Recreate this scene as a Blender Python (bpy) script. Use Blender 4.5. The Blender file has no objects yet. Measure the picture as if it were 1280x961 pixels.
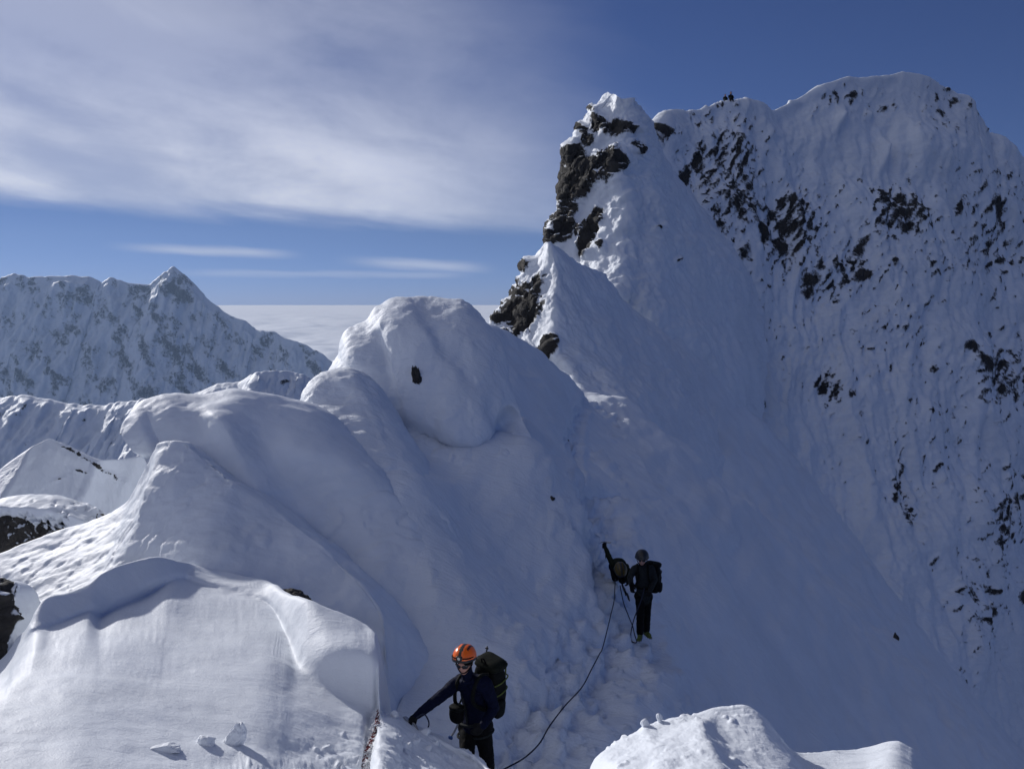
import bpy, bmesh, math, random
import numpy as np
from mathutils import Vector, Matrix, Euler

R = math.radians
random.seed(7)
C = bpy.context.scene.collection
scene = bpy.context.scene

# ------------------------------------------------------------------ camera
F = 1065.0                 # focal length in pixels of a 1280 px wide picture
PITCH = R(5.6)             # looking slightly down from the crest
cam_d = bpy.data.cameras.new("camera")
cam_d.sensor_width = 36.0
cam_d.lens = 36.0 * F / 1280.0
cam_d.clip_start = 0.1
cam_d.clip_end = 400000.0
cam = bpy.data.objects.new("camera", cam_d)
C.objects.link(cam)
cam.location = (0, 0, 0)
cam.rotation_euler = (R(90) - PITCH, 0, 0)
scene.camera = cam

# ------------------------------------------------------------------ sun, sky, exposure
SUN_AZ = R(-46)            # measured from straight ahead (+Y), negative = to the left
SUN_EL = R(24.5)
SUN_STRENGTH = 4.9
SKY_STRENGTH = 0.0505
SKY_TINT = (0.55, 0.70, 1.26)
EXPOSURE = -0.44
HAZE = 0.000055
scene.view_settings.view_transform = 'Standard'
scene.view_settings.look = 'None'
scene.view_settings.exposure = EXPOSURE
scene.view_settings.gamma = 1.0
scene.view_settings.use_curve_mapping = False
scene.cycles.max_bounces = 6
scene.cycles.diffuse_bounces = 2
scene.cycles.volume_bounces = 0

sun_d = bpy.data.lights.new("sun", 'SUN')
sun_d.energy = SUN_STRENGTH
sun_d.angle = R(2.2)      # thin cirrus in front of the sun
sun_d.color = (1.0, 0.97, 0.94)
sun = bpy.data.objects.new("sun", sun_d)
C.objects.link(sun)
sdir = Vector((math.sin(SUN_AZ) * math.cos(SUN_EL), math.cos(SUN_AZ) * math.cos(SUN_EL), math.sin(SUN_EL)))
sun.rotation_euler = sdir.to_track_quat('Z', 'Y').to_euler()

world = bpy.data.worlds.new("World")
scene.world = world
world.use_nodes = True
wt = world.node_tree
wt.nodes.clear()


class NT:
    """little helper for writing node trees as expressions"""
    def __init__(s, tree): s.t = tree
    def n(s, kind, **kw):
        nd = s.t.nodes.new(kind)
        for k, v in kw.items(): setattr(nd, k, v)
        return nd
    def put(s, sock, v):
        if isinstance(v, bpy.types.NodeSocket): s.t.links.new(v, sock)
        elif v is not None: sock.default_value = v
    def math(s, op, a, b=None, c=None, clamp=False):
        nd = s.n('ShaderNodeMath', operation=op, use_clamp=clamp)
        s.put(nd.inputs[0], a)
        if b is not None: s.put(nd.inputs[1], b)
        if c is not None: s.put(nd.inputs[2], c)
        return nd.outputs[0]
    def vmath(s, op, a, b=None):
        nd = s.n('ShaderNodeVectorMath', operation=op)
        s.put(nd.inputs[0], a)
        if b is not None: s.put(nd.inputs[1], b)
        return nd.outputs[0]
    def smooth(s, v, lo, hi, a=0.0, b=1.0):
        nd = s.n('ShaderNodeMapRange', interpolation_type='SMOOTHSTEP')
        s.put(nd.inputs[0], v); s.put(nd.inputs[1], lo); s.put(nd.inputs[2], hi)
        s.put(nd.inputs[3], a); s.put(nd.inputs[4], b)
        return nd.outputs[0]
    def noise(s, vec, scale, detail=4, rough=0.5, distort=0.0):
        nd = s.n('ShaderNodeTexNoise')
        s.put(nd.inputs['Vector'], vec); nd.inputs['Scale'].default_value = scale
        nd.inputs['Detail'].default_value = detail; nd.inputs['Roughness'].default_value = rough
        nd.inputs['Distortion'].default_value = distort
        return nd.outputs['Fac']
    def mix(s, f, a, b):
        nd = s.n('ShaderNodeMix', data_type='RGBA')
        s.put(nd.inputs[0], f); s.put(nd.inputs[6], a); s.put(nd.inputs[7], b)
        return nd.outputs[2]
    def comb(s, x, y, z):
        nd = s.n('ShaderNodeCombineXYZ')
        s.put(nd.inputs[0], x); s.put(nd.inputs[1], y); s.put(nd.inputs[2], z)
        return nd.outputs[0]


def build_world():
    w = NT(wt)
    sky = w.n('ShaderNodeTexSky', sky_type='NISHITA')
    sky.sun_disc = False
    sky.sun_elevation = SUN_EL
    sky.sun_rotation = SUN_AZ
    sky.altitude = 2400
    sky.air_density = 1.0
    sky.dust_density = 0.15
    sky.ozone_density = 3.0
    tc = w.n('ShaderNodeTexCoord')
    sp = w.n('ShaderNodeSeparateXYZ'); w.put(sp.inputs[0], tc.outputs['Generated'])
    x, y, z = sp.outputs
    az = w.math('ARCTAN2', x, y)                         # 0 straight ahead, + right (rad)
    el = w.math('ARCSINE', z)
    # cirrus: noise stretched along the horizon, slightly tilted
    azt = w.math('MULTIPLY', az, 1.0)
    elt = w.math('ADD', el, w.math('MULTIPLY', az, 0.10))
    p1 = w.comb(w.math('MULTIPLY', azt, 2.2), w.math('MULTIPLY', elt, 9.0), 3.3)
    n1 = w.noise(p1, 2.0, 8, 0.55, 0.5)
    p2 = w.comb(w.math('MULTIPLY', azt, 5.0), w.math('MULTIPLY', elt, 40.0), 1.3)
    n2 = w.noise(p2, 1.6, 6, 0.6, 0.3)
    p3 = w.comb(w.math('MULTIPLY', az, 1.0), w.math('MULTIPLY', el, 1.6), 8.1)
    n3 = w.noise(p3, 7.0, 9, 0.62, 0.25)
    # main bank of cloud, lower edge near 5 deg, dissolving upwards and to the right
    p5 = w.comb(w.math('MULTIPLY', az, 1.0), w.math('MULTIPLY', w.math('ADD', el, w.math('MULTIPLY', az, 0.22)), 3.4), 11.7)
    n5 = w.noise(p5, 3.2, 7, 0.5, 0.35)                  # broad soft billows
    lo_edge = w.math('SUBTRACT', 0.079, w.math('MULTIPLY', az, 0.033))
    elw = w.math('ADD', el, w.math('MULTIPLY', w.math('SUBTRACT', n5, 0.5), 0.05))
    edge = w.math('ADD', el, w.math('MULTIPLY', w.math('SUBTRACT', n2, 0.5), 0.02))
    edge = w.math('ADD', edge, w.math('MULTIPLY', w.math('SUBTRACT', n1, 0.5), 0.02))
    d = w.math('SUBTRACT', edge, lo_edge)
    azr = w.math('ADD', az, w.math('MULTIPLY', w.math('SUBTRACT', n5, 0.5), 0.35))
    bank = w.math('MULTIPLY', w.smooth(d, -0.006, 0.022), w.smooth(elw, 0.27, 0.12, 0.42, 1.0))
    bank = w.math('MULTIPLY', bank, w.smooth(w.math('ADD', azr, w.math('MULTIPLY', el, 0.25)), 0.27, -0.20))
    tex = w.math('ADD', w.math('MULTIPLY', n5, 0.62), w.math('ADD', w.math('MULTIPLY', n1, 0.20), w.math('MULTIPLY', n3, 0.30)))
    bank = w.math('MULTIPLY', bank, w.smooth(tex, 0.38, 0.68, 0.50, 1.0))
    # high thin veil with a clearer lane below it
    p4 = w.comb(w.math('ADD', az, w.math('MULTIPLY', el, -0.9)), w.math('MULTIPLY', w.math('ADD', el, w.math('MULTIPLY', az, 0.5)), 3.0), 5.0)
    n4 = w.noise(p4, 2.6, 6, 0.5, 0.4)
    veil = w.math('MULTIPLY', w.smooth(elw, 0.20, 0.30), w.smooth(azr, 0.20, -0.40))
    veil = w.math('MULTIPLY', veil, w.smooth(n4, 0.30, 0.75, 0.25, 0.55))
    # two thin strips low above the horizon
    def strip(a0, a1, e0, slope, thick):
        ee = w.math('SUBTRACT', w.math('ADD', el, w.math('MULTIPLY', w.math('SUBTRACT', n2, 0.5), 0.008)),
                    w.math('ADD', e0, w.math('MULTIPLY', az, slope)))
        g = w.math('SUBTRACT', 1.0, w.smooth(w.math('ABSOLUTE', ee), 0.0, thick))
        return w.math('MULTIPLY', g, w.math('MULTIPLY', w.smooth(az, a0, a0 + 0.09), w.smooth(az, a1, a1 - 0.07)))
    s1 = w.math('MULTIPLY', strip(-0.45, -0.23, 0.044, -0.03, 0.008), 0.55)
    s2 = w.math('MULTIPLY', strip(-0.21, -0.01, 0.036, -0.05, 0.010), 0.5)
    s3 = w.math('MULTIPLY', strip(-0.40, -0.03, 0.030, 0.0, 0.006), 0.25)
    cl = w.math('MAXIMUM', w.math('MAXIMUM', bank, veil), w.math('MAXIMUM', w.math('MAXIMUM', s1, s2), s3))
    cl = w.math('MULTIPLY', cl, 0.96)
    skyc = w.vmath('MULTIPLY', sky.outputs[0], SKY_TINT)
    skyc = w.mix(w.smooth(el, 0.10, -0.02), skyc, w.vmath('MULTIPLY', skyc, (1.45, 1.42, 1.60)))
    shade = w.smooth(tex, 0.35, 0.72, 0.82, 1.06)
    cloudc = w.vmath('SCALE', (21.5, 22.0, 24.5))
    w.put(cloudc.node.inputs['Scale'], shade)
    col = w.mix(cl, skyc, cloudc)
    bg = w.n('ShaderNodeBackground')
    w.put(bg.inputs[0], col); bg.inputs[1].default_value = SKY_STRENGTH
    out = w.n('ShaderNodeOutputWorld')
    wt.links.new(bg.outputs[0], out.inputs[0])


build_world()

# ------------------------------------------------------------------ numeric helpers
CP, SP = math.cos(PITCH), math.sin(PITCH)


def P(px, py, Y):
    """the point at distance Y straight ahead that lies in the photo's direction (px, py)"""
    u, v = (px - 640.0) / F, -(py - 480.5) / F
    y, z = CP + v * SP, -SP + v * CP
    return np.array((u / y * Y, Y, z / y * Y))


P_ = P


def proj(p):
    x, y, z = p[..., 0], p[..., 1], p[..., 2]
    d = np.maximum(y * CP - z * SP, 0.05)
    v = (y * SP + z * CP) / d
    return 640 + F * x / d, 480.5 - F * v


_rng = np.random.RandomState(11)
_perm = _rng.permutation(256).astype(np.int32)
_perm = np.concatenate([_perm, _perm])
_gx, _gy, _gz = [np.ascontiguousarray(c, np.float32) for c in (lambda g: g / np.linalg.norm(g, axis=1)[:, None])(_rng.normal(size=(256, 3))).T]


def _perlin_flat(x, y, z):
    fx, fy, fz = np.floor(x), np.floor(y), np.floor(z)
    ix, iy, iz = fx.astype(np.int32) & 255, fy.astype(np.int32) & 255, fz.astype(np.int32) & 255
    x = x - fx; y = y - fy; z = z - fz
    u = x * x * x * (x * (x * 6 - 15) + 10); v = y * y * y * (y * (y * 6 - 15) + 10); w = z * z * z * (z * (z * 6 - 15) + 10)
    ix1, iy1, iz1 = (ix + 1) & 255, (iy + 1) & 255, (iz + 1) & 255
    a0, a1 = _perm[ix], _perm[ix1]
    b00, b01, b10, b11 = _perm[a0 + iy], _perm[a0 + iy1], _perm[a1 + iy], _perm[a1 + iy1]

    def g(b, k, X, Y_, Z):
        h = _perm[b + k]
        return _gx[h] * X + _gy[h] * Y_ + _gz[h] * Z
    x1, y1, z1 = x - 1, y - 1, z - 1
    n00 = g(b00, iz, x, y, z); n00 += w * (g(b00, iz1, x, y, z1) - n00)
    n01 = g(b01, iz, x, y1, z); n01 += w * (g(b01, iz1, x, y1, z1) - n01)
    n10 = g(b10, iz, x1, y, z); n10 += w * (g(b10, iz1, x1, y, z1) - n10)
    n11 = g(b11, iz, x1, y1, z); n11 += w * (g(b11, iz1, x1, y1, z1) - n11)
    n00 += v * (n01 - n00); n10 += v * (n11 - n10)
    return n00 + u * (n10 - n00)


def perlin(p):
    q = np.asarray(p).reshape(-1, 3)
    q = (q % 256.0).astype(np.float32)
    out = np.empty(len(q), np.float32)
    for k in range(0, len(q), 32768):
        c = q[k:k + 32768]
        out[k:k + 32768] = _perlin_flat(np.ascontiguousarray(c[:, 0]), np.ascontiguousarray(c[:, 1]), np.ascontiguousarray(c[:, 2]))
    return out.reshape(p.shape[:-1]) * 1.5


def fbm(p, octv=4, gain=0.5, lac=2.03, ridged=False):
    a, s, tot = 1.0, 0.0, 0.0
    q = np.array(p, float)
    for k in range(octv):
        n = perlin(q + 17.3 * k)
        if ridged: n = 1 - 2 * np.abs(n)
        s = s + a * n; tot += a; a *= gain; q = q * lac
    return s / tot


def sastrugi(G, sc, turn=25, seed=0.0, stretch=4.0):
    """sharp-edged wind ridges drawn out along the wind"""
    c, s_ = math.cos(R(turn)), math.sin(R(turn))
    q = np.stack([(G[..., 0] * c + G[..., 1] * s_) / stretch, -G[..., 0] * s_ + G[..., 1] * c, G[..., 2]], -1) * sc + seed
    w = fbm(q * 0.6 + 3.1, 2)
    q = q + w[..., None] * 0.7
    patch = np.clip(fbm(G * sc * 0.35 + seed + 7, 2) * 2.2 + 0.45, 0, 1)
    return fbm(q, 4, 0.5, ridged=True) * patch


def crust(G, sc, turn=20, seed=0.0, stretch=2.6):
    """thin layers of wind crust: little steps along broken contour lines"""
    c, s_ = math.cos(R(turn)), math.sin(R(turn))
    q = np.stack([(G[..., 0] * c + G[..., 1] * s_) / stretch, -G[..., 0] * s_ + G[..., 1] * c, G[..., 2]], -1) * sc + seed
    n = fbm(q, 5, 0.52)
    out = 0
    for th in (-0.30, -0.12, 0.05, 0.2, 0.36):
        t = np.clip((n - th) / 0.035, 0, 1); out = out + t * t * (3 - 2 * t)
    soft = np.clip(fbm(G * sc * 0.4 + seed + 3, 2) * 2.5 + 0.5, 0, 1)
    return (out - n * 5.5) * soft


def pchip(A, t):
    """monotone cubic through A[0..n-1] (any trailing shape), sampled at index positions t"""
    n = A.shape[0]
    d = np.diff(A, axis=0)
    m = np.zeros_like(A)
    if n > 2:
        a, b = d[:-1], d[1:]
        same = (a * b) > 0
        with np.errstate(divide='ignore', invalid='ignore'):
            h = np.where(same, 2 * a * b / np.where(same, a + b, 1), 0)
        m[1:-1] = h
    m[0] = d[0]; m[-1] = d[-1]
    i = np.clip(np.floor(t).astype(int), 0, n - 2)
    f = (t - i).reshape((-1,) + (1,) * (A.ndim - 1))
    h00 = 2 * f**3 - 3 * f**2 + 1; h10 = f**3 - 2 * f**2 + f
    h01 = -2 * f**3 + 3 * f**2; h11 = f**3 - f**2
    return h00 * A[i] + h10 * m[i] + h01 * A[i + 1] + h11 * m[i + 1]


def catmull(A, t):
    n = A.shape[0]
    m = np.zeros_like(A)
    m[1:-1] = (A[2:] - A[:-2]) / 2
    m[0] = A[1] - A[0]; m[-1] = A[-1] - A[-2]
    i = np.clip(np.floor(t).astype(int), 0, n - 2)
    f = (t - i).reshape((-1,) + (1,) * (A.ndim - 1))
    return (2 * f**3 - 3 * f**2 + 1) * A[i] + (f**3 - 2 * f**2 + f) * m[i] + (-2 * f**3 + 3 * f**2) * A[i + 1] + (f**3 - f**2) * m[i + 1]


def spread(A, axis, step, lo=2, hi=110):
    px, py = proj(A)
    d = np.hypot(np.diff(px, axis=axis), np.diff(py, axis=axis))
    on = (px > -60) & (px < 1340) & (py > -60) & (py < 1020)
    on = on[:-1] | on[1:] if axis == 0 else on[:, :-1] | on[:, 1:]
    d = np.where(on, d, d * 0.15)
    d = d.mean(axis=1 - axis) * 0.8 + d.max(axis=1 - axis) * 0.2
    t = []
    for k, L in enumerate(d):
        n = int(np.clip(math.ceil(L / step), lo, hi))
        t += list(k + np.arange(n) / n)
    t.append(float(len(d)))
    return np.array(t)


def loft(cols, step=2.0, soft=0.35):
    """cols[i][j] = 3D point; smooth sheet through the net of points"""
    A = np.array(cols, float)
    tu, tv = spread(A, 0, step), spread(A, 1, step)
    B1 = pchip(A, tu) * (1 - soft) + catmull(A, tu) * soft
    B = np.moveaxis(B1, 1, 0)
    B = pchip(B, tv) * (1 - soft) + catmull(B, tv) * soft
    return np.moveaxis(B, 0, 1)          # [u, v, 3]


def normals(G):
    du = np.gradient(G, axis=0); dv = np.gradient(G, axis=1)
    n = np.cross(du, dv)
    n /= np.maximum(np.linalg.norm(n, axis=-1), 1e-9)[..., None]
    return n


SURF = {}


def grid_mesh(name, G, mat, rock=None, label=None, kind='structure', parent=None, flip=False):
    SURF.setdefault(name, []).append(G)
    nu, nv = G.shape[:2]
    me = bpy.data.meshes.new(name)
    idx = np.arange(nu * nv).reshape(nu, nv)
    q = np.stack([idx[:-1, :-1], idx[1:, :-1], idx[1:, 1:], idx[:-1, 1:]], -1).reshape(-1, 4)
    if flip: q = q[:, ::-1]
    me.vertices.add(nu * nv)
    me.vertices.foreach_set('co', G.reshape(-1).astype(np.float32))
    nq = len(q)
    me.loops.add(nq * 4); me.loops.foreach_set('vertex_index', q.reshape(-1).astype(np.int32))
    me.polygons.add(nq)
    me.polygons.foreach_set('loop_start', (np.arange(nq) * 4).astype(np.int32))
    me.polygons.foreach_set('use_smooth', np.ones(nq, bool))
    a = me.attributes.new('rock', 'FLOAT', 'POINT')
    if rock is not None:
        a.data.foreach_set('value', rock.reshape(-1).astype(np.float32))
    me.update(calc_edges=True)
    me.validate()
    me.materials.append(mat)
    o = bpy.data.objects.new(name, me)
    C.objects.link(o)
    if kind: o['kind'] = kind
    if parent: o.parent = parent
    return o


def up_normals(G):
    """normals turned to the side the viewer (or the sky) sees"""
    n = normals(G)
    view = -G
    s = np.sign((n * view).sum(-1))
    if (s.mean()) < 0: n = -n
    return n


# ------------------------------------------------------------------ materials
def snow_rock_material(name, snow=(0.82, 0.86, 0.915), rock_a=(0.030, 0.029, 0.030), rock_b=(0.105, 0.095, 0.082),
                       unit=1.0, edge=0.16, ripple=0.25, gain=0.9, rock_scale=1.0):
    m = bpy.data.materials.new(name); m.use_nodes = True
    t = m.node_tree; t.nodes.clear(); w = NT(t)
    tc = w.n('ShaderNodeTexCoord'); ob = tc.outputs['Object']
    at = w.n('ShaderNodeAttribute', attribute_name='rock')
    big = w.noise(ob, 0.9 / unit * rock_scale, 6, 0.65)
    fine = w.noise(ob, 5.0 / unit * rock_scale, 8, 0.7)
    r = w.math('ADD', at.outputs['Fac'], w.math('MULTIPLY', w.math('SUBTRACT', fine, 0.5), gain))
    geo = w.n('ShaderNodeNewGeometry')
    sp = w.n('ShaderNodeSeparateXYZ'); w.put(sp.inputs[0], geo.outputs['Normal'])
    r = w.math('SUBTRACT', r, w.smooth(sp.outputs[2], 0.55, 0.9, 0.0, 0.45))   # snow rests on the flatter ledges
    mask = w.smooth(r, 0.5 - edge / 2, 0.5 + edge / 2)
    rockc = w.mix(w.smooth(big, 0.3, 0.75), rock_a + (1,), rock_b + (1,))
    rockc = w.mix(w.smooth(w.noise(ob, 14 / unit, 5, 0.7), 0.35, 0.75, 0.0, 0.6), rockc, (0.05, 0.05, 0.052, 1))
    # faint differences between wind crust and fresh drift
    crust = w.noise(ob, 0.55 / unit, 5, 0.6, 0.6)
    snowc = w.mix(w.smooth(crust, 0.35, 0.7), tuple(snow) + (1,), tuple(c * 0.93 for c in snow) + (1,))
    col = w.mix(mask, snowc, rockc)
    bs = w.n('ShaderNodeBsdfPrincipled')
    w.put(bs.inputs['Base Color'], col)
    w.put(bs.inputs['Roughness'], w.math('ADD', 0.55, w.math('MULTIPLY', mask, 0.3)))
    bs.inputs['Specular IOR Level'].default_value = 0.25
    # bump: wind ripple + grain on snow, cracks on rock
    mp = w.n('ShaderNodeMapping'); w.put(mp.inputs[0], ob)
    mp.inputs['Rotation'].default_value = (0, 0, R(25)); mp.inputs['Scale'].default_value = (1.0, 3.2, 2.0)
    rip = w.noise(mp.outputs[0], 2.2 / unit, 6, 0.6, 0.8)
    gr = w.noise(ob, 38 / unit, 4, 0.65)
    mid_ = w.noise(ob, 7.5 / unit, 6, 0.62)
    h = w.math('ADD', w.math('MULTIPLY', rip, ripple), w.math('ADD', w.math('MULTIPLY', mid_, 0.07), w.math('MULTIPLY', gr, 0.045)))
    vor = w.n('ShaderNodeTexVoronoi', feature='DISTANCE_TO_EDGE'); w.put(vor.inputs['Vector'], ob)
    vor.inputs['Scale'].default_value = 2.6 / unit
    hr = w.math('ADD', w.math('MULTIPLY', fine, 0.9), w.math('MULTIPLY', w.math('MINIMUM', vor.outputs['Distance'], 0.12), 3.0))
    hh = w.math('ADD', w.math('MULTIPLY', h, w.math('SUBTRACT', 1.0, mask)), w.math('MULTIPLY', hr, mask))
    bp = w.n('ShaderNodeBump'); bp.inputs['Strength'].default_value = 1.0; bp.inputs['Distance'].default_value = 0.14 * unit
    w.put(bp.inputs['Height'], hh); w.put(bs.inputs['Normal'], bp.outputs[0])
    out = w.n('ShaderNodeOutputMaterial'); t.links.new(bs.outputs[0], out.inputs[0])
    return m


M_near = snow_rock_material('snow_near', unit=0.6, ripple=0.10)
M_mid = snow_rock_material('snow_mid', unit=1.5, ripple=0.22)
M_face = snow_rock_material('snow_face', unit=4.0, ripple=0.3, rock_scale=2.6, edge=0.42, gain=1.5)
M_tower = snow_rock_material('snow_tower', unit=3.0, ripple=0.25, rock_scale=2.0)
M_far = snow_rock_material('snow_far', snow=(0.60, 0.65, 0.74), unit=60.0, ripple=0.5, edge=0.5, gain=1.6, rock_a=(0.040, 0.050, 0.078), rock_b=(0.085, 0.098, 0.135))  # bluish rock colours: some of the distance haze is painted into them
M_middle = snow_rock_material('snow_middle', unit=16.0, ripple=0.4)


def blobs(px, py, items, wob, n):
    """rock patches: (px, py, rx, ry, lean in deg, strength); wob = raggedness"""
    r = np.full(px.shape, -0.6)
    for (cx, cy, rx, ry, ang, st) in items:
        a = R(ang); dx, dy = px - cx, py - cy
        u = (dx * math.cos(a) + dy * math.sin(a)) / rx
        v = (-dx * math.sin(a) + dy * math.cos(a)) / ry
        d = np.sqrt(u * u + v * v) + n * wob
        r = np.maximum(r, np.clip(st * (1.55 - d), -0.6, 1.3))
    return r


# ------------------------------------------------------------------ the long shaded slope (height field through measured points)
def tps_fit(xy, z, lam=1e-3):
    n = len(xy)
    d2 = ((xy[:, None] - xy[None]) ** 2).sum(-1)
    K = np.where(d2 > 0, 0.5 * d2 * np.log(np.maximum(d2, 1e-12)), 0) + lam * np.eye(n)
    Pm = np.c_[np.ones(n), xy]
    A = np.zeros((n + 3, n + 3)); A[:n, :n] = K; A[:n, n:] = Pm; A[n:, :n] = Pm.T
    return np.linalg.solve(A, np.r_[z, 0, 0, 0])


def tps_eval(sol, xy, pts):
    n = len(xy); out = np.zeros(len(pts))
    for k in range(n):
        d2 = ((pts - xy[k]) ** 2).sum(-1)
        out += sol[k] * 0.5 * d2 * np.log(np.maximum(d2, 1e-12))
    return out + sol[n] + pts @ sol[n + 1:]


def slope_z(x, y):
    return float(tps_eval(SLOPE_SOL, SLOPE[:, :2], np.array([[x, y]]))[0])


def slope_depth(px, py, y0=5.5, y1=110.0):
    """distance at which the line of sight (px, py) meets the slope"""
    ys = np.arange(y0, y1, 0.08)
    d = P_(px, py, 1.0)
    pts = d[None] * ys[:, None]
    h = tps_eval(SLOPE_SOL, SLOPE[:, :2], pts[:, :2])
    hit = pts[:, 2] <= h
    return float(ys[np.argmax(hit)]) if hit.any() else None


def on_slope(px, py):
    y = slope_depth(px, py)
    p = P_(px, py, y)
    p[2] = slope_z(p[0], p[1])
    return p


def settle(cols):
    """the lower hem of a drift runs out on the slope; carry it on beneath the surface"""
    for c in cols:
        a, b = np.array(c[-2]), np.array(c[-1])
        L = np.linalg.norm(b - a) + 1e-6
        c.append(b + np.array((0, 0.10, -0.30)) * max(L, 0.8))
        c.append(b + np.array((0, 0.9, -2.2)) * max(L, 0.8))


# ------------------------------------------------------------------ foreground snow block, notch and mound
def tanray(py): return math.tan(math.atan((py - 480.5) / F) + PITCH)


def Yg(py, a=3.0, b=0.05): return a / (tanray(py) - b)


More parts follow.
